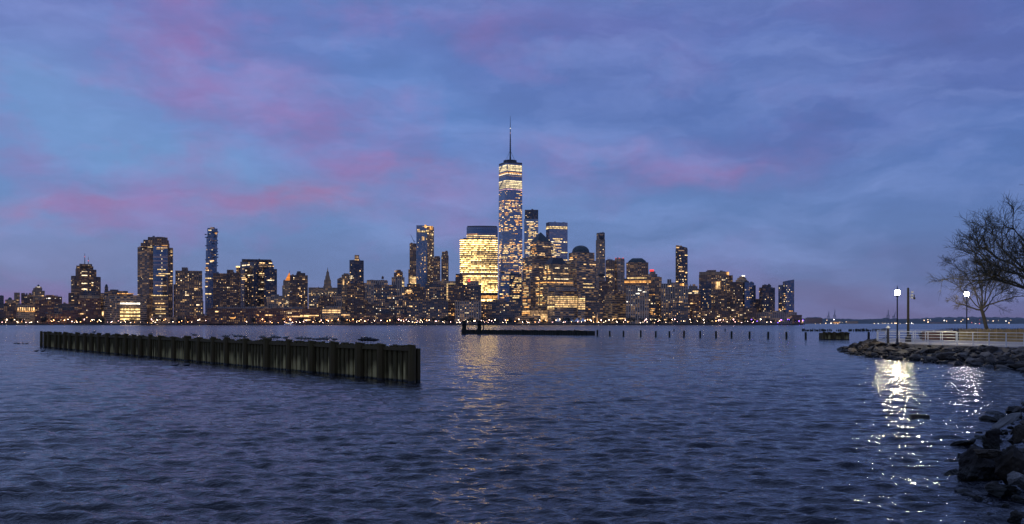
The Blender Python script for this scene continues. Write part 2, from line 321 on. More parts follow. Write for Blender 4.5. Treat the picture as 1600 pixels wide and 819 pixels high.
# ================================================================ SKYLINE
rb = rnd(77)
GZ = 2.5
class Bld:
    """One building: an Empty at its foot; every tier, crown, mast and lit window is a child mesh."""
    def __init__(s, name, label, cat, D, tiers, m='brown', lit=None, split=0, ang=35, depth=None, group=None):
        x0, x1 = tiers[0][0], tiers[0][1]; s.c = (x0 + x1) / 2; s.D = D; s.th = math.atan((s.c - CX) / F)
        s.root = empty(name, ((s.c - CX) * D / F, D, GZ), -s.th); tag(s.root, label, cat, group)
        s.m = m; s.wins = []; s.k = math.cos(s.th); zt = 0; W0 = (x1 - x0) * D * s.k / F; s.depth = depth or max(18, min(45, W0 * .8))
        for i, T in enumerate(tiers):
            a, b_, y = T[:3]; o = T[3] if len(T) > 3 else {}
            w = (b_ - a) * D * s.k / F; dy = o.get('dy', 0 if i == 0 else max(1.5, (W0 - w) * .25))
            z0 = 0 if o.get('g') else (s.z(o['y0'], dy) if 'y0' in o else zt); z1 = s.z(y, dy)
            mm = o.get('m', m); sp_ = o.get('split', split if w > .5 * W0 else 0)
            poly, nf = s.foot(a, b_, dy, sp_, ang, o.get('depth', s.depth * (w / W0 if i and not o.get('g') else 1)))
            mb = MB(); top = None
            if 'slope' in o:      # slanted roof: (y at left, y at right)
                zl, zr = s.z(o['slope'][0], dy), s.z(o['slope'][1], dy); xs = [p[0] for p in poly]; lo, hi = min(xs), max(xs)
                top = [(p[0], p[1], zl + (zr - zl) * (p[0] - lo) / (hi - lo)) for p in poly]; z1 = min(zl, zr)
            if 'taper' in o:      # (px left, px right) at the top
                cx_ = sum(p[0] for p in poly) / 4; cy_ = sum(p[1] for p in poly) / 4; ta, tb = o['taper']; kk = (tb - ta) / (b_ - a); off = ((ta + tb) / 2 - (a + b_) / 2) * D * s.k / F
                top = [(cx_ + off + (p[0] - cx_) * kk, cy_ + (p[1] - cy_) * kk) for p in poly]
            mb.prism(poly, z0, z1, top); mb.build(o.get('n', 'tower_shaft' if i == 0 else ('mechanical_penthouse' if w < .5 * W0 else 'upper_storeys')), [M[mm], M['roof']], s.root)
            if o.get('n') in (None, 'tower_shaft', 'upper_storeys', 'podium', 'wing') and w > .5 * W0 and not o.get('noroof'):   # parapet
                t_ = .6; pz = z1
                if not top:
                    pr = MB(); P_ = poly
                    for j in range(4):
                        p, q_ = Vector(P_[j]), Vector(P_[(j + 1) % 4]); mid = (p + q_) / 2; L = (q_ - p).length
                        pr.box((mid.x, mid.y, pz + .55), (L - .7, .35, 1.1), rz=math.atan2(q_.y - p.y, q_.x - p.x))
                    pr.build('parapet', M[mm], s.root)
                    if w > 14 and o.get('rt', 1) and rb.random() < .92:                                       # roof plant
                        cx_ = sum(p[0] for p in P_) / 4; cy_ = sum(p[1] for p in P_) / 4
                        for _ in range(rb.randint(1, 4)):
                            bw = rb.uniform(1.5, 6); bh = rb.uniform(2, 5); rp = MB(); rp.box((cx_ + rb.uniform(-.36, .36) * w, cy_ + rb.uniform(-2, 2), pz + bh / 2 - .2), (bw, bw * .8, bh)); rp.build('roof_plant', M[rb.choice(('steel', 'brown', 'slate'))], s.root)
            L_ = o.get('lit', lit if not o.get('n') or o.get('n') in ('wing', 'podium', 'upper_storeys') else None)
            if L_:
                for spec in (L_ if isinstance(L_, list) else [L_]): s.light(poly, nf, z0, z1, spec, M[mm]['cw'] if 'cw' in M[mm] else 3.2, M[mm]['fh'] if 'fh' in M[mm] else 3.6)
            zt = z1; s.poly = poly
    def x(s, px, dy=0): return (px - s.c) * (s.D + dy * s.k) * s.k / F
    def z(s, y, dy=0): return H + (HY - y) * (s.D + dy * s.k) / F - GZ
    def foot(s, a, b_, dy, sp_, ang, d):
        xa, xb = s.x(a, dy), s.x(b_, dy); Wd = xb - xa
        if not sp_: return [(xa, dy), (xb, dy), (xb, dy + d), (xa, dy + d)], 1
        A = R(ang) if sp_ < .5 else R(90 - ang); w = (1 - sp_) * Wd / math.cos(A); dd = sp_ * Wd / math.sin(A)
        C = (xa + sp_ * Wd, dy); Rr = (C[0] + w * math.cos(A), C[1] + w * math.sin(A)); Lf = (C[0] - dd * math.sin(A), C[1] + dd * math.cos(A))
        return [Lf, C, Rr, (Lf[0] + Rr[0] - C[0], Lf[1] + Rr[1] - C[1])], 2
    def light(s, poly, nf, z0, z1, spec, cw, fh):
        style, p = spec[0], spec[1]; keys = spec[2] if len(spec) > 2 else ('warm', 'warm', 'pale', 'dim'); f0, f1 = spec[3] if len(spec) > 3 else (0, 1)
        faces = spec[4] if len(spec) > 4 else range(nf)
        fl0 = int(math.ceil(z0 / fh + .1)); fl1 = int(z1 / fh - .35)
        for i in faces:
            a, b_ = Vector(poly[i]), Vector(poly[i + 1]); d = (b_ - a); L = d.length; d.normalize(); nrm = Vector((d.y, -d.x)); rz = math.atan2(d.y, d.x); nc = int(L / cw)
            for fl in range(fl0, fl1):
                zf = (fl + .5) * fh
                if not (z0 + (z1 - z0) * f0 <= zf <= z0 + (z1 - z0) * f1): continue
                if style == 'res':
                    for c in range(nc):
                        if rb.random() < p * 1.0: s.wins.append((a + d * (c + .5) * cw + nrm * .1, zf, rz, rb.uniform(.9, 1.9), rb.uniform(1.1, 1.7), rb.choice(keys), 'window'))
                        elif rb.random() < p * .12 and c + 2 <= nc: s.wins.append((a + d * (c + 1) * cw + nrm * .1, zf, rz, cw * 1.6, fh * .6, rb.choice(keys), 'window'))
                else:
                    if rb.random() > p: continue
                    if style == 'full': segs = [(0, 1)]
                    else:
                        n_ = rb.choice([1, 1, 2, 2, 3]); segs = []; u = rb.uniform(0, .4)
                        for _ in range(n_):
                            e = min(1, u + rb.uniform(.12, .6)); segs.append((u, e)); u = e + rb.uniform(.05, .3)
                            if u > .9: break
                    key = rb.choice(keys)
                    for u, e in segs:
                        u = .02 + u * .96; e = .02 + e * .96
                        if e - u > .03: s.wins.append((a + d * L * (u + e) / 2 + nrm * .1, zf, rz, L * (e - u), fh * (.56 if style == 'full' else .5), key, 'window_band'))
    def window(s, px, py, w, h, key, dy=0, name='window', proud=.15): s.wins.append((Vector((s.x(px, dy), dy - proud)), s.z(py, dy), 0, w * s.D * s.k / F, h * s.D / F, key, name))
    def done(s):
        s.wins.sort(key=lambda w: -w[3] * w[4])
        for (p, z, rz, w, h, key, nm) in s.wins[:100]:
            o = bpy.data.objects.new(nm, unit(key, nm)); COL.objects.link(o); o.parent = s.root
            o.location = (p.x, p.y, z); o.rotation_euler = (0, 0, rz); o.scale = (w, .3, h)
        rest = s.wins[100:]
        if rest:
            ks = sorted(set(w[5] for w in rest)); mb = MB()
            for (p, z, rz, w, h, key, nm) in rest: mb.box((p.x, p.y, z), (w, .3, h), ks.index(key), rz)
            tag(mb.build('windows', [E[k] for k in ks], s.root), kind='stuff')
        return s
    def part(s, name, mb, m, smooth=False): return mb.build(name, m, s.root, smooth)
    def dome(s, px0, px1, y0, y1, dy, m, flat=1.0, name='dome', n=24):
        r = (px1 - px0) / 2 * s.D * s.k / F; z0 = s.z(y0, dy); h = s.z(y1, dy) - z0; mb = MB()
        mb.lathe([(r * math.cos(t), h * math.sin(t) ** flat) for t in [i * math.pi / 2 / 9 for i in range(10)]], (s.x((px0 + px1) / 2, dy), dy + r, z0), n); s.part(name, mb, M[m], True)
    def mast(s, px, y0, y1, r=.5, dy=8, name='antenna', m='darkmetal'):
        mb = MB(); mb.tube((s.x(px, dy), dy, s.z(y0, dy) - 1), (s.x(px, dy), dy, s.z(y1, dy)), r, r * .35, 6); s.part(name, mb, M[m])
RES = ('res', .10); RLO = ('res', .05); RHI = ('res', .2)
Y_ = ('warm', 'pale', 'warm', 'amber')
def B(*a, **k): return Bld(*a, **k).done()
AT, OT, LB, HS = 'apartment_tower', 'office_tower', 'low_building', 'tower'
# ---- far left
B(OT, 'dark block cut by the left edge with a red lamp near its top', 'building', 1820, [(-14, 6, 463)], 'slate', ('res', .06, ('warm', 'red')))
B(LB, 'low dark building right of the block at the left edge', 'building', 1760, [(6, 26, 475)], 'brown', ('res', .05))
b = Bld(OT, 'small domed building far left peeping over a low dark roof', 'building', 2250, [(8, 22, 469)], 'tan', ('res', .1, ('amber',))); b.dome(12, 19, 469, 464.5, 4, 'copper'); b.window(21, 476, 8, 1.5, 'amber', 0, 'window_band'); b.done()
B(OT, 'slim light-coloured tower far left with bright flank', 'building', 2200, [(22, 31, 458)], 'tan', [('res', .35, ('warm', 'pale'), (.2, .8))])
B(LB, 'blocky dark building between the slim tower and the lantern-topped tower', 'building', 2150, [(33, 51, 461), (33, 39, 458, {'n': 'mechanical_penthouse'})], 'brown', ('res', .04))
b = Bld(OT, 'stepped stone tower with a small lit lantern on its top, left side', 'building', 2200, [(50, 70, 455), (52, 66, 451), (55, 65, 448)], 'tan', ('res', .12, ('pale', 'warm'))); b.dome(58, 62, 448, 444.5, 5, 'copper', name='lantern'); b.window(60, 448.5, 5, 1.4, 'white', 2); b.done()
B(LB, 'wide dark building with white lamps along its roof right of the lantern-topped tower', 'building', 2050, [(69, 97, 464), (71, 84, 461), (86, 96, 461)], 'brick', [('res', .06), ('res', .5, ('white',), (.94, 1))])
b = Bld(LB, 'classical stone building with a glowing row of tall windows near the left waterfront', 'building', 1735, [(26, 55, 477)], 'cream', ('res', .05))
for i in range(8): b.window(28.5 + i * 3.5, 483, 1.6, 5, 'warm')
for i in range(10): b.window(27.5 + i * 2.9, 486.6, 2.2, 1.3, 'amber')
b.done()
B(LB, 'red-brown brick warehouse with three floors of windows beside the glowing classical building', 'building', 1740, [(55, 85, 470), (64, 70, 467, {'n': 'mechanical_penthouse'})], 'brick', ('res', .13, ('warm', 'amber')))
B(LB, 'low grey-roofed shed behind the red brick block left of the stepped tower', 'building', 1850, [(85, 122, 478), (90, 110, 475.5)], 'slate', ('res', .03))
B(LB, 'low plain red brick building on the waterfront below the stepped tower', 'building', 1730, [(97, 122, 486)], 'brick', ('res', .02))
b = Bld(HS, 'stepped dark brick tower with two red-tipped antennas', 'building', 2100, [(111, 158, 432), (118, 151, 421), (119, 146, 416), (124, 144, 412.5), (107, 120, 458, {'g': 1, 'dy': -4, 'n': 'wing'})], 'brown', ('res', .05), split=.12)
for y in (424.5, 430.5, 443, 452): b.window(132, y, 9, 1.3, 'pale', 1, 'window_band', 1.5)
for y in (425, 431, 443, 453): b.window(141, y, 1.5, 1.3, 'warm', 1, 'window', 1.5)
b.mast(132.5, 412, 396, 1.0); b.mast(138, 412, 401, .8)
for px, y in ((132.5, 401.3), (138, 407.5)): mb = MB(); mb.lathe([(0, -.9), (.9, 0), (0, .9)], (b.x(px, 8), 7, b.z(y, 8)), 8); b.part('beacon', mb, E['red'])
b.done()
B(LB, 'broad red brick building with pale top storeys in front of the stepped tower', 'building', 1760, [(122, 158, 467, {'m': 'brick'}), (124, 156, 463, {'m': 'cream'}), (130, 149, 456, {'m': 'slate'})], 'brick', [('res', .10), ('res', .6, ('dim',), (.86, 1))])
B(LB, 'dark rooftops left of the big granite tower with a curved parapet', 'building', 1900, [(157, 208, 459), (163, 200, 455.5), (172, 185, 452.5)], 'slate', ('res', .02))
b = Bld(LB, 'small cupola-topped building behind the grey striped office block', 'building', 2000, [(163.5, 169, 449)], 'brown'); b.dome(164, 168.6, 449, 444, 1, 'darkmetal', .8, 'cupola'); b.done()
b = Bld(LB, 'long grey striped office block with four bright white floors on the waterfront', 'building', 1725, [(154, 230, 462)], 'band', ('res', .01), split=.38, ang=20)
for i, y in enumerate((474.3, 479.5, 483.5, 488, 493.5, 498.6)): b.window(203.5, y, 31 if i != 1 else 20, 2.5 if i not in (1,) else 1.6, 'white' if i == 0 else ('dim' if i == 1 else 'gold'), -.5, 'window_band')
b.window(196, 458.8, 26, 1.3, 'amber', 12, 'window_band'); b.window(161, 490, 3, 7, 'warm', 9); b.done()
b = Bld(HS, 'granite office tower with blue glass bay and stepped gabled top', 'building', 1810, [(214.5, 271, 386, {'split': .33}), (220, 265, 381), (224, 264, 376), (231, 262, 371.5), (237, 259, 369.5, {'taper': (246, 255), 'n': 'gabled_roof', 'm': 'slate'})], 'bstrip', ('res', .035), ang=32)
mb = MB(); xa, xb = b.x(237), b.x(263); n = 12; arc = [((xa + xb) / 2 + (xb - xa) / 2 * math.sin(t), -7 * math.cos(t) + 3.5 + 4) for t in [(-1 + 2 * i / n) * 1.25 for i in range(n + 1)]]
mb.prism(arc + [(xb, 20), (xa, 20)], b.z(461), b.z(384)); b.part('glass_bay', mb, [M['bglass'], M['roof']])
mb = MB(); mb.prism([(p[0], p[1] - .6) for p in arc] + [(xb, 20), (xa, 20)], 0, b.z(461)); b.part('base_storeys', mb, [M['grey'], M['roof']])
for y, x0, x1, k in ((387, 245, 262, 'warm'), (383.5, 253, 262, 'amber'), (389, 244, 256, 'dim'), (421, 246, 259, 'gold'), (427.5, 248, 266, 'gold'), (430.5, 244, 258, 'warm'), (446, 243, 260, 'warm'), (455, 246, 261, 'dim'), (461.8, 236, 262, 'gold'), (474, 242, 258, 'warm'), (479, 246, 258, 'dim'), (483, 243, 258, 'gold'), (490, 243, 259, 'gold'), (494, 249, 252, 'white'), (505, 236, 266, 'gold'), (503, 238, 262, 'warm')):
    b.window((x0 + x1) / 2, y, x1 - x0, 1.2, k, -4 if y < 461 else -4.8, 'window_band', .4)
for y in (385.5, 386): b.window(225 if y == 385.5 else 234.5, y + .4, 16 if y == 385.5 else 8, .9, 'dim' if y == 385.5 else 'gold', 0, 'window_band', .2)
for i in range(9): b.window(268, rb.uniform(388, 450), 3, 1.2, 'warm', 0, 'window', .3)
for i in range(16): b.window(251 + rb.choice((0, 2)), 392 + i * 6.3, 1.2, 1.2, 'pale', -4, 'window', .3)
b.done()
B(LB, 'narrow dark block squeezed between the granite tower and the brown slab', 'building', 1950, [(271, 276, 445)], 'brown', RLO)
b = B(AT, 'brown apartment slab with square lift tower beside the stepped gabled tower', 'building', 1760, [(274, 316, 424), (284, 293.5, 418, {'n': 'lift_tower'}), (306, 317, 452, {'g': 1, 'dy': -7, 'n': 'wing', 'depth': 16}), (315, 318, 470, {'g': 1, 'dy': 4, 'n': 'wing', 'depth': 16})], 'bstrip', [('res', .05), ('res', .1, ('warm', 'pale'), (.3, 1))])
b = Bld(AT, 'tall slender glass apartment tower of stacked jutting boxes', 'building', 2200, [(320.5, 340, 428), (321.5, 339, 392), (322.5, 339.5, 370), (324, 340, 357)], 'bglass', ('res', .02), split=.2)
rj = rnd(5)
for i in range(26):
    y = 362 + i * 4.4; mb = MB(); e = 1 if rj.random() < .7 else 0; px = 339.6 if e else 321.5; mb.box((b.x(px), 6, b.z(y)), (rj.uniform(2.5, 5), rj.uniform(5, 9), rj.uniform(1.5, 3))); b.part('balcony', mb, M['steel'])
for x, y, w, k in ((328, 360, 5, 'pale'), (331, 356.5, 7, 'dim'), (337.5, 364.5, 4, 'amber'), (331, 407.5, 7, 'warm'), (330, 409, 4, 'pale'), (324, 412, 5, 'warm'), (323, 419, 4, 'amber'), (329, 422.5, 3, 'dim'), (323.5, 422.5, 5, 'warm'), (325.5, 435, 9, 'gold'), (323, 440, 4, 'dim'), (325.5, 459.3, 9, 'gold'), (322.5, 448, 3, 'warm'), (334, 435, 4, 'dim')): b.window(x, y, w, 1.5, k, -1, 'window', 1.2)
b.done()
B(AT, 'brown apartment tower directly right of the slender stacked-box tower', 'building', 1790, [(333, 354.5, 428)], 'brown', ('res', .07))
B(AT, 'dark apartment tower with a raised lift block left of the big black office block', 'building', 1800, [(354.5, 371, 427), (354.5, 365, 422.5)], 'brown', ('res', .07))
b = Bld(OT, 'thin dark tower with one glowing yellow top storey', 'building', 2000, [(369, 376, 418)], 'brown', ('res', .1)); b.window(371.5, 417, 6.5, 2.4, 'gold', 0, 'window_band'); b.done()
B(OT, 'broad black office block with staggered roof steps and a white roof lamp', 'building', 1980, [(375, 426, 407.5, {'split': .42}), (378, 424, 406), (413, 433, 420, {'g': 1, 'dy': -9, 'n': 'wing'}), (418, 428, 413, {'g': 1, 'dy': -3, 'n': 'wing'})], 'dglass', [('rib', .3, ('warm', 'dim', 'dim', 'pale')), ('res', .04)], ang=25)
B(LB, 'small pale building with lit windows in the gap right of the black office block', 'building', 1850, [(417, 441, 463), (424, 436, 460)], 'grey', [('res', .3, ('warm', 'dim'), (.3, .9))])
# ---- long terminal
b = Bld(LB, 'long low brown terminal building with pale flat roofs and lines of lit windows', 'building', 1712, [(325, 500, 483), (340, 388, 479.5, {'n': 'roof_block', 'm': 'grey', 'dy': 6}), (388, 475, 479, {'n': 'roof_block', 'm': 'grey', 'dy': 6, 'y0': 483}), (392, 440, 481.5, {'n': 'roof_block', 'm': 'slate', 'dy': 4, 'y0': 483})], 'brick', [('res', .13, ('warm', 'dim', 'amber'))], depth=40)
for y, x0, x1, k in ((486.5, 447, 470, 'dim'), (492, 400, 404, 'amber'), (492.5, 414, 426, 'warm'), (494.5, 449, 484, 'warm'), (493, 470, 499, 'warm'), (489, 450, 456, 'pale'), (497, 360, 368, 'amber'), (500, 474, 486, 'gold')): b.window((x0 + x1) / 2, y, x1 - x0, 1.5, k, 0, 'window_band', .3)
b.done()
b = Bld(HS, 'stone tower with a glowing orange pyramid roof', 'building', 2400, [(441, 453.5, 447), (442.5, 453.5, 439)], 'tan', [('res', .22, ('warm', 'pale'))])
mb = MB(); xa, xb, z0 = b.x(445), b.x(453.8), b.z(439); c = (b.x(452.3), 10); mb.prism([(xa, 3), (xb, 3), (xb, 17), (xa, 17)], z0, b.z(426), [(c[0] - 1, c[1] - 1), (c[0] + 1, c[1] - 1), (c[0] + 1, c[1] + 1), (c[0] - 1, c[1] + 1)])
E['orange'] = emit('orange_roof_floodlight_glow', (1, .30, .02), 1.6, False, .6, .3); b.part('pyramid_roof', mb, E['orange']); b.mast(452.3, 427, 422.5, .8, 10, 'finial'); b.done()  # floodlighting is put into the pyramid roof as its own emission
B(AT, 'dark twin-stepped apartment tower right of the orange pyramid', 'building', 1840, [(453, 481, 431), (463, 477, 426.5), (464, 470, 424)], 'brown', ('res', .14))
B(AT, 'lower brown block in front of the dark twin-stepped tower', 'building', 1780, [(452, 464, 458)], 'brown', RLO)
b = Bld(HS, 'civic building with a tiered wedding-cake tower and statue on its peak', 'building', 2500, [(482, 535, 450), (505, 518.5, 447, {'n': 'tower_base'}), (506, 517.5, 437, {'n': 'colonnade_tier', 'taper': (506.5, 517)}), (508, 516, 431, {'n': 'tower_tier', 'taper': (508.5, 515)}), (509.3, 514.6, 425, {'n': 'lantern', 'taper': (510, 514)}), (510.6, 513.4, 421, {'n': 'lantern_top', 'taper': (511.5, 512.5)})], 'tan', [('res', .35, ('warm', 'pale'), (.0, .9))], depth=25)
b.mast(512, 421, 417.5, .9, 10, 'statue'); b.done()
B(LB, 'grey slab with pale pier strips under the civic tower', 'building', 1860, [(483, 501, 463)], 'grey', ('res', .12))
B(LB, 'dark bulky block right below the civic tower', 'building', 1810, [(497, 521, 466), (500, 516, 463)], 'brown', ('res', .06))
B(LB, 'pale ribbed apartment block left of the tower with a glowing crown', 'building', 1830, [(519, 534, 463)], 'strip', ('res', .09))
B(OT, 'mid-height dark tower left of a tan tower with glowing corner windows', 'building', 2010, [(527, 536, 434, {'slope': (436, 432)})], 'slate', RLO)
b = Bld(OT, 'tan tower with tall glowing corner windows', 'building', 1960, [(534, 547.5, 430), (537, 545, 428)], 'tan', [('res', .16, ('warm', 'dim'))]); b.window(537, 441, 2, 9, 'warm'); b.window(544.5, 447, 1.6, 14, 'warm'); b.done()
b = Bld(HS, 'dark tower with a small glowing crown block and bluish lit left side', 'building', 1880, [(546, 568.5, 407), (554, 561, 398.5, {'n': 'crown', 'm': 'tan'})], 'dglass', [('res', .04), ('rib', .45, ('warm', 'pale', 'dim'), (.3, .8), [0])], split=.3, ang=40)
b.window(557.5, 406, 6.5, 1.6, 'warm', -1, 'window_band', .5); b.window(557.5, 402, 4, 3, 'dim', 2, 'window', 1); b.done()
B(AT, 'dark brick apartment slab standing in front of the tower with the glowing crown', 'building', 1760, [(543, 570, 443)], 'brown', ('res', .09))
B(LB, 'school-like low building with pale roof and a brightly floodlit corner on the quay', 'building', 1715, [(503, 533, 482, {'m': 'cream'}), (509, 533, 478.5, {'n': 'roof_block', 'm': 'grey'}), (533, 547, 488, {'g': 1, 'dy': 2, 'n': 'wing', 'm': 'tan'})], 'cream', [('full', 1, ('warm',), (.62, .9)), ('rib', .7, ('dim', 'amber'), (.0, .6))])
B(AT, 'narrow pale-striped apartment tower right of the glowing crown tower', 'building', 1900, [(568, 578, 443), (573, 578, 438, {'n': 'mechanical_penthouse'})], 'strip', ('res', .05))
b = Bld(AT, 'apartment block with a rooftop water tank on legs', 'building', 1900, [(573, 606, 440), (574, 605, 438.5)], 'strip', ('res', .05))
mb = MB(); c = (b.x(598), 10); z0 = b.z(437.5)
for sx in (-1, 1):
    for sy in (-1, 1): mb.tube((c[0] + sx * 1.5, c[1] + sy * 1.5, z0 - 1), (c[0] + sx * 1.3, c[1] + sy * 1.3, z0 + 3), .25, .25)
b.part('tank_legs', mb, M['darkmetal']); mb = MB(); mb.lathe([(0, 2.5), (2.4, 2.5), (2.4, 6.8), (0, 9.3)], (c[0], c[1], z0), 12); b.part('water_tank', mb, M['brown']); b.done()
B(AT, 'blue-grey apartment slab dotted with lit windows in front of the water tank block', 'building', 1770, [(584, 619, 446)], 'slate', ('res', .22, ('warm', 'pale', 'dim', 'white')))
B(AT, 'low dark block left of the blue-grey dotted slab', 'building', 1740, [(572, 586, 476)], 'brown', ('res', .1))
b = Bld(OT, 'pale art deco tower with vertical ribs and a dark rounded cap', 'building', 2050, [(612, 632, 434), (615.5, 629.5, 427, {'m': 'brown'}), (618, 627.5, 421.5, {'m': 'brown', 'n': 'crown', 'taper': (619.5, 626)})], 'strip', ('res', .04))
for x, y, k in ((630, 442, 'gold'), (630, 446.5, 'gold'), (622.5, 429, 'amber'), (618, 424, 'dim'), (630, 459.5, 'warm')): b.window(x, y, 3, 2.3, k, 0, 'window', .3)
b.done()
B(AT, 'dark apartment block below the pale ribbed art deco tower', 'building', 1750, [(617, 638, 467), (619, 630, 463)], 'slate', ('res', .16, ('dim', 'pale', 'warm')))
b = Bld(AT, 'slim tower under construction with glowing floors and a crane on top', 'building', 2250, [(640, 650.5, 381), (638, 642, 421, {'g': 1, 'dy': 3, 'n': 'wing'})], 'bstrip', [('res', .2, ('warm', 'dim')), ('full', .9, ('gold', 'warm'), (.1, .6))])
mb = MB(); p0 = (b.x(647), 5, b.z(381)); mb.tube(p0, (p0[0], 5, p0[2] + 9), .5, .5); mb.tube((p0[0], 5, p0[2] + 5), (b.x(641.5), 5, b.z(366)), .6, .3); mb.tube((p0[0], 5, p0[2] + 6), (b.x(649.5), 5, b.z(377)), .5, .4); b.part('tower_crane', mb, M['darkmetal']); b.done()
b = Bld(HS, 'tall tower with blue glass left face and warm stone right side, lit on top', 'building', 2300, [(650.5, 678, 352, {'slope': (351, 353), 'm': 'bglass'})], 'bglass', [('res', .02)], split=.62, ang=30, depth=30)
mb = MB(); P_ = b.poly; mb.prism([(P_[1][0] + .3, P_[1][1] - .4), (P_[2][0] + .5, P_[2][1] - .4), (P_[2][0] + .5, P_[2][1] + 6), (P_[1][0] + 5, P_[1][1] + 8)], 0, b.z(353.5)); b.part('stone_facade', mb, [M['tan'], M['roof']])
b.light([(P_[1][0] + .3, P_[1][1] - .6), (P_[2][0] + .5, P_[2][1] - .6)], 1, 0, b.z(353), ('res', .16, ('dim', 'warm', 'pale')), 3.2, 3.6)
for x, y, w, h, k in ((665, 354, 3, 5, 'amber'), (674, 356, 5, 6, 'amber'), (658, 362, 12, 2.2, 'gold'), (668, 360.5, 5, 2, 'gold'), (654, 359.5, 4, 2, 'warm'), (661, 373, 4, 6, 'warm'), (668, 354, 16, 1, 'warm'), (675.5, 366.5, 3, 2.5, 'gold'), (676, 381, 2, 2, 'warm')): b.window(x, y, w, h, k, 0, 'window', 3.5 if x < 668 else .4)
for i in range(16): b.window(rb.choice((658, 660, 662, 664)), rb.uniform(395, 425), 1.5, 1.4, 'warm', 0, 'window', 3.5)
b.done()
B(OT, 'short brown twin tower with a flat top right of the blue glass tower', 'building', 2300, [(678, 688, 403), (679, 687, 401)], 'bstrip', ('res', .08))
B(OT, 'taller brown twin tower with stepped top beside the flat-topped one', 'building', 2300, [(689.5, 701, 400), (690.5, 700, 394)], 'bstrip', ('res', .16, ('warm', 'dim', 'pale')))
b = Bld(LB, 'cream lit building glimpsed behind the dark apartment blocks left of the glowing curved tower', 'building', 2000, [(677, 713, 440), (679, 694, 439)], 'cream', [('full', 1, ('gold', 'warm'), (.5, 1))]); b.done()
B(AT, 'dark apartment block with a black mechanical box and two lit floors', 'building', 1790, [(632, 664, 449), (636, 657, 444.5)], 'brown', [('res', .12, ('warm', 'amber')), ('rib', 1, ('amber', 'warm'), (.82, .93))])
B(AT, 'grey-blue apartment block right of the one with the black mechanical box', 'building', 1800, [(665, 698, 444), (678, 689, 440.5)], 'slate', ('res', .14))
B(AT, 'mid-rise block on the quay with a column of bright windows', 'building', 1730, [(636, 700, 470, {'m': 'slate'})], 'slate', [('res', .13), ('res', .5, ('warm', 'amber'), (0, 1))][:1])
B(AT, 'brick residential tower stepping up to a narrow black top left of the curved tower', 'building', 1770, [(700, 727, 445), (711.5, 724, 434), (712, 723, 428)], 'brown', ('res', .14, ('warm', 'amber', 'pale')))
b = Bld(AT, 'ribbed apartment block with a red roof sign in front of the curved tower', 'building', 1790, [(724, 752, 447, {'m': 'slate'}), (729, 748, 441)], 'strip', ('res', .12, ('pale', 'dim', 'warm'))); b.window(733, 438, 3.5, 3.5, 'red', 4, 'roof_sign'); b.done()
B(AT, 'wide low apartment block with a pale cornice on the quay left of the curved tower', 'building', 1735, [(711, 752, 471)], 'strip', ('res', .15, ('warm', 'pale', 'dim')))
B(LB, 'small lit block wedged beside the pale-cornice apartments', 'building', 1745, [(752, 763, 474)], 'brown', ('res', .4, ('warm', 'amber')))
# ---- curved glowing tower
b = Bld(HS, 'broad curved office tower with nearly every floor glowing yellow', 'building', 2000, [(724, 772, 372, {'n': 'core', 'dy': 12})], 'dglass', None, depth=25)
def bow(a, c_, dyf, bulge, n=14): xa, xb = b.x(a), b.x(c_); return [((xa + (xb - xa) * i / n), dyf - bulge * (1 - (2 * i / n - 1) ** 2)) for i in range(n + 1)]
fr = bow(718.5, 778, 12, 9); mb = MB(); mb.prism(fr + [(b.x(778), 40), (b.x(718.5), 40)], b.z(459.5), b.z(373)); b.part('tower_shaft', mb, [M['band'], M['roof']])
fr2 = bow(729, 778, 14, 7); mb = MB(); mb.prism(fr2 + [(b.x(778), 38), (b.x(729), 38)], b.z(372.9), b.z(354), None); b.part('upper_storeys', mb, [M['bglass'], M['roof']])
fr3 = bow(730, 777, 16, 7); mb = MB(); mb.prism(fr3 + [(b.x(777), 36), (b.x(730), 36)], b.z(354), b.z(352)); b.part('parapet', mb, [M['slate'], M['roof']])
mb = MB(); mb.prism([(p[0], p[1] + 2) for p in fr] + [(b.x(777.5), 39), (b.x(719), 39)], 0, b.z(459.6)); b.part('base_storeys', mb, [M['slate'], M['roof']])
def curve_band(poly, z0, z1, key, u0=0, u1=1):
    mb = MB(); n = len(poly) - 1; i0, i1 = int(round(u0 * n)), max(int(round(u1 * n)), int(round(u0 * n)) + 1)
    for i in range(i0, i1):
        a, c_ = poly[i], poly[i + 1]; mb.quad([(a[0], a[1] - .25, z0), (c_[0], c_[1] - .25, z0), (c_[0], c_[1] - .25, z1), (a[0], a[1] - .25, z1)])
        mb.quad([(a[0], a[1] - .25, z1), (c_[0], c_[1] - .25, z1), (c_[0], c_[1], z1), (a[0], a[1], z1)])
    b.part('window_band', mb, E[key])
E['office'] = emit('lit_office_floors', (1, .64, .21), 5.4, True, .12, 1.5); E['office2'] = emit('dimmer_office_floors', (1, .64, .24), 1.1, True, .2, 1.4)
n = 27
for i in range(n):
    y = 375.2 + i * 3.12
    if y in () or i == 17: curve_band(fr, b.z(y + .9), b.z(y - .2), 'dim'); continue
    z0, z1 = b.z(y + .66), b.z(y - .66)
    if 6 <= i <= 12 or i in (15, 19, 22):
        c0 = rb.choice((.3, .45, .6, .7)); curve_band(fr, z0, z1, 'office', 0, c0); curve_band(fr, z0, z1, 'office2', c0, 1.0)
    else: curve_band(fr, z0, z1, 'office')
curve_band(fr2, b.z(371.3), b.z(370), 'office2'); curve_band(fr2, b.z(368.3), b.z(367.2), 'gold', 0, .9); curve_band(fr2, b.z(365.8), b.z(365), 'amber', 0, .35)
curve_band([(p[0], p[1] + 2) for p in fr], b.z(466), b.z(461.5), 'amber'); curve_band([(p[0], p[1] + 2) for p in fr], b.z(470.5), b.z(467.5), 'office')
b.done()
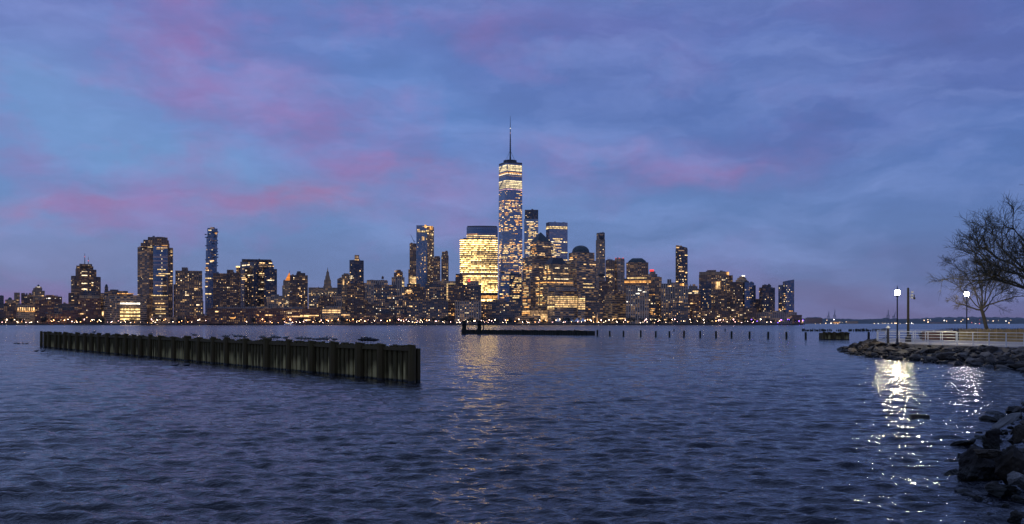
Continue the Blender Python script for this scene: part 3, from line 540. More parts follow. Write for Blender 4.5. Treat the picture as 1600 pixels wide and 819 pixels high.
# ---- tallest tower: square base, tapering octagonal shaft, turned square roof, ring and spire
b = Bld(HS, 'tallest tower of all, faceted glass with a ring and long spire on top', 'building', 2397, [(779, 816.5, 470, {'n': 'base_block', 'dy': 0, 'depth': 61})], 'glass', None)
wt = (b.x(816.5) - b.x(779)) / 2; c = (b.x(797.6), wt); zb, zt = b.z(470), b.z(255.5, 8)
rot = R(-14)
sq = lambda r, a0: [(c[0] + r * math.cos(a0 + i * math.pi / 2), c[1] + r * math.sin(a0 + i * math.pi / 2)) for i in range(4)]
hb = wt * 1.0; Bq = [(c[0] - hb, c[1] - hb), (c[0] + hb, c[1] - hb), (c[0] + hb, c[1] + hb), (c[0] - hb, c[1] + hb)]
hq = hb * .98; Tq = [(c[0] - hq * .30, c[1] - hq), (c[0] + hq, c[1] - hq * .30), (c[0] + hq * .30, c[1] + hq), (c[0] - hq, c[1] + hq * .30)]
mb = MB()
def tri(p, q_, r_):
    u1 = Vector(q_) - Vector(p); L = math.hypot(u1.x, u1.y)
    mb.quad([p, q_, r_], [(0, p[2]), (L if L > 1 else 0, q_[2]), (L / 2, r_[2])])
for i in range(4):
    j = (i + 1) % 4; A, C_ = (*Bq[i], zb), (*Bq[j], zb); T = (*Tq[(i + 0) % 4], zt); T2 = (*Tq[j], zt)
    # each base edge rises to one roof corner; each roof edge falls to one base corner
    mb.quad([A, C_, T], [(0, zb), (2 * hb, zb), (hb, zt)]); mb.quad([C_, T2, T], [(hb, zb), (2 * hb, zt), (0, zt)])
mb.quad([(*p, zt) for p in Tq], None, 1); b.part('tower_shaft', mb, [M['glass'], M['roof']])
mb = MB(); mb.prism([(p[0], p[1]) for p in Tq], zt, b.z(253, 8)); b.part('parapet', mb, [M['slate'], M['roof']])
mb = MB(); r_ = 17.5; mb.lathe([(r_ - 2, 0), (r_, 0), (r_, 3), (r_, 7), (r_ - 2, 7), (r_ - 2, 0)], (c[0] - 1, c[1], b.z(253, 8)), 28); b.part('communications_ring', mb, M['darkmetal'])
zr = b.z(253, 8); zs = b.z(181.5, 31); mb = MB(); mb.tube((c[0] - .5, c[1], zr), (c[0] - .5, c[1], zr + 62), 2.0, 1.5, 8); mb.tube((c[0] - .5, c[1], zr + 62), (c[0] - .5, c[1], zs), 1.4, .35, 8)
for k in range(9): mb.lathe([(0, -.8), (2.6 - k * .15, -.8), (2.6 - k * .15, .8), (0, .8)], (c[0] - .5, c[1], zr + 30 + k * 5.5), 8)
b.part('spire', mb, M['darkmetal']); mb = MB()
for a in range(6): t_ = a * math.pi / 3 + .3; mb.tube((c[0] - .5 + 14 * math.cos(t_), c[1] + 14 * math.sin(t_), zr + 7), (c[0] - .5, c[1], zr + 34), .28, .28, 4)
b.part('spire_stays', mb, M['darkmetal'])
for k, y in enumerate((200.5, 208, 223)): mb = MB(); mb.lathe([(0, -1.3), (1.6, 0), (0, 1.3)], (c[0] - .5, c[1], b.z(y, 30)), 8); b.part('beacon', mb, E['pink' if k else 'white'])
def wedge(z):           # front outline of the shaft at height z (from left silhouette to right silhouette)
    f = (z - zb) / (zt - zb); f = max(0, min(1, f)); pts = []
    # section polygon of the antiprism: base edge i shrinks to T_i, roof edge grows from C_j
    for i in range(4):
        j = (i + 1) % 4; A, C_ = Vector(Bq[i]), Vector(Bq[j]); T = Vector(Tq[i]); pts += [A.lerp(T, f), C_.lerp(T, f)]
    return pts
rw = rnd(31)
def wband(y, hpx, key, u0=0.0, u1=1.0, fcs=None):
    z = b.z(y, 10); s_ = wedge(z); n = len(s_); hh_ = hpx * 2397 / F
    for i in range(n):
        a, c2 = s_[i], s_[(i + 1) % n]; d = c2 - a
        if d.length < 3: continue
        nrm = Vector((d.y, -d.x)).normalized()
        if nrm.y > -.12: continue
        if fcs is not None and not fcs(nrm): continue
        p, q_ = a + d * (.02 + .96 * u0), a + d * (.02 + .96 * u1); b.wins.append(((p + q_) / 2 + nrm * .25, z, math.atan2(d.y, d.x), (q_ - p).length, hh_, key, 'window_band'))
E['wt'] = emit('high_floor_lights', (1, .78, .42), 1.3, True, .5, .9)
for y in (259, 261.6, 264.2, 266.4): wband(y, 1.7, 'wt')
wband(270.5, 1.6, 'amber'); wband(272.3, .8, 'pale'); wband(275.5, .7, 'dim')
for y in (283.3, 286, 288.6, 291.2, 293.6): wband(y, 1.7, 'wt')
wband(296.5, .9, 'pink')
y = 300
while y < 500:
    p = .22 if y < 312 else (.8 if y < 332 else (.6 if y < 352 else (.75 if y < 362 else (.35 if y < 380 else (.95 if y < 392 else (.75 if y < 440 else .5))))))
    for side_ in (0, 1):
        u = rw.uniform(0, .2)
        while u < .95:
            e = min(1, u + rw.uniform(.08, .5))
            if rw.random() < p: wband(y, 1.05, rw.choice(('gold', 'warm', 'warm', 'amber', 'amber', 'dim', 'dim')), u, e, (lambda v, s=side_: (v.x > .25) == bool(s)))
            u = e + rw.uniform(.02, .18)
    y += 2.35
b.done()
B(LB, 'dark glass mid-rise glowing in patches at the foot of the tallest tower', 'building', 1960, [(780, 796, 428, {'m': 'bglass'}), (796, 815, 428, {'g': 1, 'n': 'wing', 'dy': 3})], 'dglass', [('rib', .75, ('gold', 'warm', 'amber'), (.25, 1), [0])][0:1])
b = Bld(OT, 'black-capped glass tower just right of the tallest tower', 'building', 2480, [(819, 841, 343, {'m': 'glass'}), (820, 841, 328.5, {'m': 'dglass', 'dy': 1, 'n': 'upper_storeys', 'lit': ('res', .03)})], 'glass', [('rib', .9, ('warm', 'gold', 'pale'), (.5, 1)), ('rib', .4, ('warm', 'pale'), (0, .5))]); b.done()
b = Bld(OT, 'flat-topped blue glass tower with a lit middle behind the pyramid-roofed tower', 'building', 2450, [(853, 887, 347.5)], 'glass', [('rib', .95, ('warm', 'gold', 'pale'), (.42, .85)), ('rib', .2, ('dim',), (0, .4)), ('full', 1, ('gold',), (.94, .965))], split=.16, ang=22); b.done()
b = Bld(HS, 'granite tower with a green pyramid roof', 'building', 2060, [(813, 861, 438), (816, 862, 402, {'dy': 2}), (828, 861.5, 377, {'dy': 5})], 'band', [('rib', .97, ('amber', 'gold', 'dim', 'amber'), (0, 1), [0]), ('rib', .35, ('dim', 'warm'), (0, 1), [1]), ('res', .03)], split=.34, ang=33)
mb = MB(); P_ = [Vector(p) for p in b.poly]; c = sum(P_, Vector((0, 0))) / 4; mb.prism([tuple(c + (p - c) * .97) for p in P_], b.z(377, 5), b.z(362, 8), [tuple(c + (p - c) * .05) for p in P_]); b.part('pyramid_roof', mb, M['copper']); b.done()
b = Bld(HS, 'stepped granite tower with a flat-topped dark pyramid roof', 'building', 1960, [(836, 897, 438), (848, 889, 413, {'dy': 4})], 'wband', [('rib', 1, ('amber', 'gold', 'gold'), (0, 1), [0]), ('rib', .4, ('warm', 'dim', 'pale'), (0, 1), [1]), ('full', 1, ('amber',), (.93, .985))], split=.3, ang=30)
mb = MB(); P_ = [Vector(p) for p in b.poly]; c = sum(P_, Vector((0, 0))) / 4; mb.prism([tuple(c + (p - c) * .88) for p in P_], b.z(413, 4), b.z(402, 7), [tuple(c + (p - c) * .48) for p in P_]); b.part('truncated_pyramid_roof', mb, M['darkmetal']); b.done()
B(OT, 'amber-lit granite office wing at the foot of the pyramid-roofed towers', 'building', 1880, [(815, 866, 482, {'m': 'wband'}), (836, 853, 478)], 'wband', [('full', .95, ('amber', 'warm', 'dim'), (.1, 1)), ('res', .1)], split=.25, ang=20)
b = Bld(OT, 'lower office block with a pale flat roof and many lit floors on the waterfront', 'building', 1800, [(855, 903, 455, {'split': .24}), (857, 902, 449, {'n': 'roof_block', 'm': 'grey'}), (903, 914.5, 459, {'g': 1, 'n': 'wing', 'dy': 10})], 'band', [('rib', .5, ('dim',), (.3, 1), [0]), ('full', .85, ('gold', 'warm', 'office2'), (.42, .85)), ('rib', .3, ('dim',), (.15, .4))], ang=24); b.done()
b = Bld(HS, 'granite tower with a round dark dome', 'building', 2020, [(883, 939, 452, {'dy': -3}), (884, 932, 407, {'dy': 0}), (888, 929, 394.5, {'dy': 3})], 'band', [('rib', 1, ('amber', 'gold', 'warm', 'dim'), (.1, 1), [0]), ('rib', .38, ('warm', 'gold', 'dim'), (0, 1), [1]), ('full', 1, ('amber', 'gold'), (.95, 1))], split=.36, ang=35)
b.dome(893.5, 921, 394.5, 382.5, 8, 'copper', .8); mb = MB(); rd = (b.x(922) - b.x(893)) / 2; mb.lathe([(rd, 0), (rd, 1.6), (0, 1.6)], (b.x(907.3, 8), 8 + rd, b.z(394.5, 8)), 24); b.part('dome_drum', mb, M['slate']); b.done()
b = Bld(AT, 'very slim grey concrete tower with a black notch near its top', 'building', 2300, [(931, 945.5, 375), (932, 945, 364)], 'grey', ('res', .02), split=.45, ang=30)
mb = MB(); mb.box((b.x(940), -.6, b.z(370.5)), (b.x(944) - b.x(936), 3, 9)); b.part('notch', mb, M['darkmetal']); b.window(938.5, 383, 2, 1.5, 'warm', 0, 'window', 1); b.window(938, 394, 1.5, 1.5, 'warm', 0, 'window', 1)
mb = MB(); mb.box((b.x(940), -.8, b.z(430)), (b.x(945) - b.x(935), 3, 6)); b.part('mechanical_band', mb, M['darkmetal']); b.done()
B(LB, 'dark old office block at the foot of the slim notched tower', 'building', 1980, [(936, 950, 440)], 'brown', ('res', .08))
b = Bld(OT, 'brown tower with roof scaffolding right of the slim notched tower', 'building', 2200, [(946, 960.5, 407.5), (949, 953, 405)], 'bstrip', [('res', .08), ('rib', .18, ('warm', 'gold'))])
b.mast(950, 406, 401, .5); b.mast(953, 406, 402, .5); b.done()
b = Bld(OT, 'grey ribbed tower with red lamps along its roof', 'building', 2200, [(960.5, 976, 406), (961, 975.5, 404)], 'strip', ('res', .05), split=.28)
for x in (962, 967.5, 973.5): b.window(x, 403.4, 1.6, 1.0, 'red', 4, 'beacon')
b.done()
B(LB, 'tan six-sided building with a dark stepped roof near the water', 'building', 1800, [(944.5, 979, 461), (950, 974, 454.5, {'m': 'brown', 'n': 'stepped_roof', 'taper': (953, 972)})], 'wband', [('rib', .35, ('warm', 'dim'), (.05, .6), [1])], split=.35, ang=30)
b = Bld(HS, 'tower with a rounded mansard crown and banded lit floors', 'building', 2050, [(975, 1018, 436), (978.5, 1013, 411, {'dy': 3}), (980, 1011, 407.5, {'n': 'mansard_roof', 'm': 'copper', 'taper': (982.5, 1008.5)}), (982.5, 1008.5, 403.3, {'n': 'mansard_top', 'm': 'copper', 'taper': (988, 1003)})], 'bstrip', [('res', .14, ('pale', 'dim', 'warm')), ('full', 1, ('amber', 'gold'), (.93, .985))], split=.0)
b.window(995, 434.5, 30, 1.4, 'gold', -1, 'window_band'); b.window(997, 441.2, 42, 1.5, 'amber', -1, 'window_band'); b.done()
b = Bld(OT, 'squat tower with a red lit sign on the roof', 'building', 2150, [(1013, 1027, 429), (1016, 1024, 425)], 'grey', ('res', .06)); b.window(1018.5, 423.3, 6.5, 4, 'red', 3, 'roof_sign'); b.done()
B(AT, 'residential block with tall pale vertical strips in front of the mansard tower', 'building', 1760, [(978, 1014, 447.5), (994, 1006, 446)], 'strip', ('res', .11, ('pale', 'warm', 'dim', 'white')))
B(AT, 'plain low block with banded lights right of the pale-strip residential block', 'building', 1790, [(1013, 1024, 455)], 'slate', [('rib', .4, ('warm', 'amber', 'pale'))])
B(AT, 'brown plain tower left of the block with a lift box on its roof', 'building', 1950, [(1017, 1034, 434)], 'bstrip', ('res', .06))
B(AT, 'ribbed apartment tower with a square lift box on its roof', 'building', 1790, [(1033, 1060, 444), (1042.5, 1049, 436.5)], 'strip', [('res', .12), ('rib', 1, ('warm',), (.92, 1))])
b = Bld(AT, 'tall dark apartment tower with a lit pointed crown right of centre', 'building', 2180, [(1055.5, 1074.5, 389), (1056, 1074, 384, {'slope': (382.5, 386.5), 'dy': 2})], 'dglass', [('res', .06)], split=.24, ang=35)
for y, x, w, k in ((384.5, 1061, 9, 'dim'), (387, 1059, 5, 'warm'), (391.5, 1064, 9, 'dim'), (399, 1072, 5, 'gold'), (399.5, 1062.5, 2, 'warm'), (408.5, 1063, 4, 'dim'), (417, 1064, 5, 'warm'), (420.5, 1064, 4, 'dim'), (424, 1065, 7, 'warm'), (437, 1071, 2, 'gold'), (440, 1058, 3, 'warm'), (412, 1072.5, 2.5, 'dim'), (426, 1072.5, 2.5, 'warm')): b.window(x, y, w, 1.4, k, -1, 'window', 1)
b.done()
b = Bld(AT, 'glassy ribbed block with a glowing yellow top below the tall pointed-crown tower', 'building', 1770, [(1060.5, 1075, 445)], 'strip', ('res', .1)); b.window(1065.5, 444.8, 6, 3.4, 'amber', 0, 'window', .4); b.done()
B(LB, 'grey stepped building with lit terraces right of the pointed-crown tower', 'building', 1900, [(1075, 1092.5, 452), (1076, 1090, 447.5)], 'grey', [('rib', .5, ('warm', 'pale', 'dim'))])
B(LB, 'brown brick mid-rise in front of the grey lit terraces', 'building', 1780, [(1075, 1095, 461)], 'brick', ('res', .2, ('amber', 'warm', 'dim')))
b = Bld(AT, 'large apartment complex with a row of warm lights under its roof', 'building', 1930, [(1092, 1139, 430), (1092.5, 1138, 425.5, {'dy': 1, 'm': 'tan'}), (1105, 1119, 422)], 'bstrip', [('res', .2, ('warm', 'dim', 'amber', 'pale'))]); b.window(1137, 427.5, 4, 4.5, 'amber', -1, 'window', .5); b.window(1122, 446, 7, 12, 'warm', -1, 'window', .5); b.done()
B(AT, 'dark tower at the right shoulder of the large apartment complex', 'building', 1960, [(1138, 1145, 431)], 'brown', RLO)
B(AT, 'near-black residential tower in front of the large complex, left side', 'building', 1790, [(1094, 1111, 441)], 'dglass', ('res', .09))
B(AT, 'dark stepped apartment block in front of the large complex, right side', 'building', 1780, [(1117, 1136, 459), (1121, 1130, 455)], 'brown', ('res', .13))
B(AT, 'broad dark tower right of the large complex with scattered lights', 'building', 1800, [(1136, 1161, 441.5)], 'brown', ('res', .15, ('pale', 'warm', 'dim', 'dim')))
b = Bld(OT, 'old stepped office tower with a brilliant white lamp on its crown', 'building', 2150, [(1149.5, 1167.5, 438), (1152, 1166, 435), (1155, 1164, 432)], 'cream', ('res', .03)); b.window(1161.5, 431.5, 5, 2.2, 'white', 4, 'roof_lamp'); b.done()
B(AT, 'blue-black glass block with a stepped roof left of the right-hand pair', 'building', 1810, [(1159, 1181, 446), (1160, 1178.5, 442), (1172, 1175, 440, {'n': 'mechanical_penthouse'})], 'bglass', ('res', .07), split=.2)
B(LB, 'low dark infill beside the blue-black stepped glass block', 'building', 1840, [(1180, 1189, 468)], 'brown', ('res', .07))
B(AT, 'left one of the isolated pair of dark glass towers near the tip', 'building', 1800, [(1186, 1211, 450), (1191, 1205, 446)], 'dglass', ('res', .05), split=.22)
b = B(AT, 'rightmost tower of the skyline, dark glass with a slanted roof', 'building', 1810, [(1216, 1241, 446), (1223, 1241, 440, {'g': 1, 'slope': (440, 436.5), 'dy': -2, 'n': 'upper_storeys'})], 'bglass', [('res', .05), ('rib', .1, ('amber', 'warm'))], split=.25)
B(LB, 'long low grey museum-like podium between the right-hand towers', 'building', 1750, [(1170, 1245, 489), (1195, 1225, 486)], 'grey', [('res', .1, ('warm', 'amber'))])
B(LB, 'low dark building at the very right end of the skyline', 'building', 1740, [(1225, 1253, 493)], 'brown', [('res', .2, ('warm', 'amber'))])
B(LB, 'wide dark low-rise row below the large apartment complex', 'building', 1745, [(1082, 1140, 484)], 'brown', [('res', .13)])
B(LB, 'wide dark low-rise row below the broad dark tower', 'building', 1748, [(1140, 1182, 482)], 'brown', [('res', .12)])
B(LB, 'dark blue glass low-rise block left of the amber granite wing', 'building', 1770, [(763, 814, 472), (770, 790, 468)], 'slate', [('res', .12, ('dim', 'warm', 'pale'))])
# fillers glimpsed between the named towers
for (x0, x1, y, D, m_, lab) in [(540, 575, 470, 1850, 'brown', 'plain dark block behind the dark brick slab left of the water tank'), (655, 680, 466, 1900, 'slate', 'dark block seen between the two mid-height apartment blocks'),
    (914, 946, 476, 1850, 'band', 'low banded block with lit strips at the foot of the domed tower'), (1008, 1036, 470, 1840, 'brown', 'dark low block under the plain brown tower'),
    (1045, 1078, 474, 1760, 'slate', 'low slate block under the ribbed apartments by the pointed-crown tower'), (238, 276, 496, 1735, 'tan', 'low lit pavilion at the foot of the granite tower'),
    (290, 332, 494, 1730, 'brick', 'low brick sheds below the brown apartment slab'), (548, 640, 492, 1722, 'brown', 'long low quay building below the dotted slab'), (858, 868, 470, 1870, 'band', 'sliver of banded granite beside the pale flat-roofed block'),
    (-14, 30, 488, 1722, 'brown', 'low quayside sheds at the left edge'), (60, 125, 492, 1720, 'brick', 'low quayside brick row below the stepped tower'), (805, 845, 494, 1725, 'wband', 'small lit marina pavilion left of the white tents')]:
    B(LB, lab, 'building', D, [(x0, x1, y)], m_, [('res', .13, ('warm', 'amber', 'dim'))])

# ================================================================ FAR QUAY: lamps, bare trees, tents, boat, obelisk
G_white = glow('quay_lamp_glow', (1, .72, .46), 26); G_amb = glow('amber_lamp_glow', (1, .46, .15), 24); G_pur = glow('purple_lamp_glow', (.22, .08, 1), 24); G_pink = glow('pinkish_lamp_glow', (1, .55, .50), 18)
def far_lamp(gm_):
    mb = MB(); mb.tube((0, 0, 0), (0, 0, 3.6), .09, .06, 5); mb.lathe([(0, 3.5), (.42, 3.9), (.5, 4.2), (.3, 4.6), (0, 4.7)], n=8, mi=1)
    return mb.build('quay_lamp', [M['darkmetal'], gm_]).data
LM = {}
for k_, g_ in (('w', G_white), ('a', G_amb), ('p', G_pur), ('k', G_pink)):
    LM[k_] = far_lamp(g_)
for o in [o for o in COL.objects if o.name.startswith('quay_lamp')]: bpy.data.objects.remove(o)
rl = rnd(9); px = -8; nl = 0
while px < 1260 and nl < 270:
    kk = 'p' if px > 1222 or (px > 1150 and rl.random() < .25) else rl.choice('wwwakk' if px > 560 else 'wwaakw')
    o = bpy.data.objects.new('quay_lamp', LM[kk]); COL.objects.link(o); Yl = YS + rl.choice((4, 6, 12, 20)); o.location = ((px - CX) * Yl / F, Yl, GZ); sc_ = rl.choice((.4, .55, .7, .9, 1.3)); o.scale = (sc_, sc_, rl.uniform(.4, 1.9))
    kind_ = {'w': 'warm white', 'a': 'amber', 'p': 'purple', 'k': 'pinkish'}[kk]
    tag(o, f'{kind_} street lamp on the far quay at the foot of the skyline', 'street lamp', f'{kind_} lamps along the far quay'); nl += 1
    px += rl.choice((1.2, 2.2, 3.4, 5.0, 8.5)) * 1.16
bark = plain('bark', (.065, .058, .035), .9, 0, 6, .6)
def far_tree(seed):
    rn = rnd(seed); mb = MB(); mb.tube((0, 0, 0), (0, 0, 4), .3, .2, 5); cr = MB()
    for i in range(90):
        a = rn.uniform(0, 6.28); z = rn.uniform(3, 6); r = rn.uniform(1.5, 4.2); e = (math.cos(a) * r, math.sin(a) * r, z + rn.uniform(1, 5)); cr.tube((math.cos(a) * .3, math.sin(a) * .3, z), e, .13, .05, 3)
        for _ in range(3): cr.tube(e, (e[0] + rn.uniform(-1.4, 1.4), e[1] + rn.uniform(-1.4, 1.4), e[2] + rn.uniform(-.4, 1.4)), .07, .03, 3, cap=False)
    r_ = empty('bare_tree', (0, 0, 0)); mb.build('trunk', bark, r_); cr.build('crown', bark, r_); return r_
protos = [far_tree(s_) for s_ in (1, 2, 3)]; first = [True] * 3; rt = rnd(12)
for i in range(150):
    k = rt.randrange(3); o = protos[k] if first[k] else copy_tree(protos[k]); first[k] = False
    px = rt.uniform(-5, 1245); Yt = rt.uniform(1703, 1712) ; s_ = rt.uniform(.7, 1.25); o.location = ((px - CX) * Yt / F, Yt, GZ); o.scale = (s_ * 1.2, s_ * 1.2, s_ * rt.uniform(.8, 1.1)); o.rotation_euler = (0, 0, rt.uniform(0, 6))
    tag(o, 'dark leafless tree on the far quay under the skyline', 'tree', 'leafless trees along the far quay')
tentm = plain('tent_fabric', (.55, .62, .68), .6)
for i, (px, w, lab) in enumerate([(872, 8, 'first'), (882, 9, 'second'), (892, 9, 'third'), (902, 9, 'fourth'), (911, 8, 'fifth')]):
    Yt = 1708 + i; c = ((px - CX) * Yt / F, Yt); w_ = w * Yt / F; mb = MB(); b0 = empty('marquee_tent', (c[0], c[1], GZ)); tag(b0, f'{lab} peaked white tent from the left on the quay below the domed tower', 'tent', 'white tents on the far quay')
    mb.prism([(-w_ / 2, 0), (w_ / 2, 0), (w_ / 2, 8), (-w_ / 2, 8)], 4, 10, [(-.5, 3.5), (.5, 3.5), (.5, 4.5), (-.5, 4.5)]); mb.build('canopy', tentm, b0)
    mb = MB(); [mb.tube((sx * w_ * .45, sy, 0), (sx * w_ * .45, sy, 4), .15, .15, 5) for sx in (-1, 1) for sy in (.3, 7.7)]; mb.build('tent_poles', M['steel'], b0)
mb = MB(); mb.prism([(-1.3, -1.3), (1.3, -1.3), (1.3, 1.3), (-1.3, 1.3)], 0, 18, [(-.9, -.9), (.9, -.9), (.9, .9), (-.9, .9)], roof=0); mb.prism([(-.9, -.9), (.9, -.9), (.9, .9), (-.9, .9)], 18, 20, [(-.1, -.1), (.1, -.1), (.1, .1), (-.1, .1)], roof=0)
o = mb.build('obelisk', plain('lit_stone', (.55, .42, .25), .8)); o.location = ((933 - CX) * 1704 / F, 1704, GZ); tag(o, 'thin warm obelisk standing on the quay between tents and pilings', 'monument')
ol = bpy.data.lights.new('obelisk_uplight', 'SPOT'); ol.energy = 9000; ol.color = (1, .6, .25); ol.spot_size = R(60); olo = bpy.data.objects.new('obelisk_uplight', ol); COL.objects.link(olo); olo.location = (o.location[0], 1692, 2.7); olo.rotation_euler = (R(90 + 38), 0, 0)
# ferry moored left
fb = empty('ferry', ((452 - CX) * 1690 / F, 1690, 0)); tag(fb, 'white ferry moored at the quay in front of the long terminal', 'boat')
whitep = plain('white_paint', (.75, .75, .75), .5, 0, 2, .15); mb = MB(); mb.prism([(-9, -2.5), (7, -2.5), (10.5, 0), (7, 2.5), (-9, 2.5)], .0, 1.8, [(-9.5, -2.8), (8, -2.8), (12.5, 0), (8, 2.8), (-9.5, 2.8)], roof=0); mb.build('hull', whitep, fb)
mb = MB(); mb.box((-1.5, 0, 2.9), (12, 4.4, 2.2)); mb.build('cabin', whitep, fb); mb = MB(); mb.box((2.5, 0, 4.9), (4, 3.2, 1.8)); mb.build('wheelhouse', whitep, fb); mb = MB(); mb.box((-1.5, -2.25, 3.1), (11, .1, .9)); mb.build('cabin_windows', E['pale'], fb)
mb = MB(); mb.tube((0, 0, 5.8), (0, 0, 8.5), .12, .08); mb.build('mast', M['steel'], fb)

# ---- port cranes and lights on the far hills
def port_crane(px, ytop, label, lean=0):
    Y = 7600; r_ = empty('port_crane', ((px - CX) * Y / F, Y, 2)); tag(r_, label, 'crane', 'port cranes on the far shore'); h = (HY - ytop) * Y / F; mb = MB()
    for sx in (-9, 9):
        for sy in (-10, 10): mb.tube((sx, sy, 0), (sx * .7, sy, h * .62), 2.2, 1.8, 4)
    for z in (h * .3, h * .6): mb.box((0, -10, z), (16, 2.5, 3)); mb.box((0, 10, z), (16, 2.5, 3))
    mb.build('gantry', M['steel'], r_); mb = MB(); mb.tube((0, 0, h * .6), (0 + lean, 0, h), 2.5, 1.6, 4); mb.tube((2, -2, h * .6), (lean + 5, -6, h * .98), 1.5, 1.2, 4); mb.build('boom', M['steel'], r_)
port_crane(1294.5, 486.5, 'left crane of the pair right of the skyline tip'); port_crane(1304, 484, 'right, taller crane of the pair right of the skyline tip')
port_crane(1387.5, 484, 'upright crane of the pair left of the tall lamp post'); port_crane(1396.5, 487, 'leaning crane of the pair left of the tall lamp post', 14)
rf = rnd(4); FM = [glow('far_lamp_warm', (1, .66, .34), 4), glow('far_lamp_white', (1, .9, .75), 5.5), glow('far_lamp_red', (1, .15, .1), 3)]
LB_ = []
for i in range(3): mb = MB(); mb.lathe([(0, -4), (4, 0), (0, 4)], n=8); o = mb.build('harbour_light', FM[i]); LB_.append(o.data); bpy.data.objects.remove(o)
spots = [(1243, 499), (1252, 498.6), (1260, 499), (1278, 499), (1292, 500.6), (1303, 499.5), (1312, 503.5), (1316, 504), (1322, 503), (1305, 505.5), (1309, 506)]
spots += [(rf.uniform(1368, 1432), rf.uniform(505.0, 506.5)) for _ in range(16)] + [(rf.uniform(1440, 1660), rf.uniform(498.5, 506)) for _ in range(34)] + [(rf.uniform(1270, 1368), rf.uniform(505, 506.5)) for _ in range(8)]
for px, py in spots:
    i = rf.choice((0, 0, 0, 1, 2)) if px > 1430 else rf.choice((0, 0, 1)); o = bpy.data.objects.new('harbour_light', LB_[i]); COL.objects.link(o); Y = 7380 if py > 502 else 7420; p = at(px, py, Y); o.location = p; s_ = rf.uniform(.4, 1.1); o.scale = (s_ * 1.3, s_, s_)
    tag(o, ['warm', 'white', 'red'][i] + ' pinpoint light on the dark shore across the bay', 'light', ['warm', 'white', 'red'][i] + ' lights on the far shore')
def far_house(px0, px1, ytop, lab, m_='grey', Y=7350, lit=None):
    r_ = empty('harbour_building', (((px0 + px1) / 2 - CX) * Y / F, Y, 2)); tag(r_, lab, 'building'); w = (px1 - px0) * Y / F; h = (HY - ytop) * Y / F; mb = MB(); mb.prism([(-w / 2, 0), (w / 2, 0), (w / 2, 60), (-w / 2, 60)], 0, h); mb.build('walls', [M[m_], M['roof']], r_)
    mb = MB(); mb.prism([(-w / 2, 0), (w / 2, 0), (w / 2, 60), (-w / 2, 60)], h, h * 1.15, [(-w / 2.4, 20), (w / 2.4, 20), (w / 2.4, 40), (-w / 2.4, 40)]); mb.build('roof', M['roof'], r_)
    if lit: mb = MB(); mb.box((0, -1, h * .5), (w * .8, 2, h * .5)); mb.build('lit_front', E[lit], r_)
far_house(1327, 1341, 502, 'pale low warehouse on the far shore right of the port crane pair', 'cream'); far_house(1301, 1312, 502.5, 'orange-lit dock building under the port crane pair', 'tan', lit='amber')
far_house(1262, 1285, 497, 'long dark warehouse on the far shore beside the skyline tip', 'brown'); far_house(1245, 1256, 498.5, 'lit low building on the far shore just off the skyline tip', 'tan', 7300, 'warm'); far_house(1458, 1475, 503.5, 'small grey shed row on the far shore between the two lamps', 'grey')

# ================================================================ WATER STRUCTURES
def timber(name, base, moss, wet, pale=None):
    m, t, b = mat(name); g = t.new('ShaderNodeNewGeometry'); x, y, z = t.sep(g.outputs['Position']); uv = t.new('ShaderNodeUVMap'); u, v, _ = t.sep(uv.outputs[0])
    n = t.noise(g.outputs['Position'], 1.1, 5, .6); n2 = t.noise(t.comb(t.m('MULTIPLY', u, 9.0), t.m('MULTIPLY', z, .9), 0.0), 1.0, 5, .7)
    c = t.mix(t.m('MULTIPLY', n.outputs['Fac'], 1.0), (*base, 1), (*moss, 1)); c = t.mix(t.m('MULTIPLY', t.m('SUBTRACT', n2.outputs['Fac'], .60), 4.0, clamp=True), c, (.10, .09, .05, 1))
    oi = t.new('ShaderNodeObjectInfo')
    if pale:      # planks are scoured pale in the tidal band; a black wet line sits below it
        wnp = t.new('ShaderNodeTexWhiteNoise', noise_dimensions='3D'); t.put(wnp.inputs['Vector'], t.comb(t.m('FLOOR', t.m('DIVIDE', t.m('SUBTRACT', x, y), .349)), 2.0, 5.0)); pr = wnp.outputs['Value']
        top = t.m('ADD', t.m('ADD', -.25, t.m('MULTIPLY', n2.outputs['Fac'], 1.1)), t.m('MULTIPLY', pr, .75)); wornk = t.m('MULTIPLY', t.m('SUBTRACT', top, z), 2.2, clamp=True); c = t.mix(t.m('MULTIPLY', wornk, t.m('ADD', .25, t.m('MULTIPLY', pr, .6))), c, (*pale, 1))
    tide = t.m('MULTIPLY', t.m('SUBTRACT', t.m('ADD', .06, t.m('MULTIPLY', n.outputs['Fac'], .14)), z), 14.0, clamp=True)
    t.put(b.inputs['Base Color'], t.mix(tide, c, (*wet, 1))); t.put(b.inputs['Roughness'], t.m('SUBTRACT', .9, t.m('MULTIPLY', tide, .4)))
    bn = t.new('ShaderNodeBump'); bn.inputs['Distance'].default_value = .04; t.put(bn.inputs['Height'], n2.outputs['Fac']); t.put(b.inputs['Normal'], bn.outputs[0]); return m
TM = timber('mossy_timber', (.085, .048, .014), (.065, .052, .008), (.008, .007, .004)); TP = timber('scoured_planks', (.09, .055, .016), (.07, .06, .010), (.008, .007, .004), (.60, .47, .18)); TD = timber('dark_timber', (.03, .026, .02), (.025, .028, .012), (.012, .012, .008))
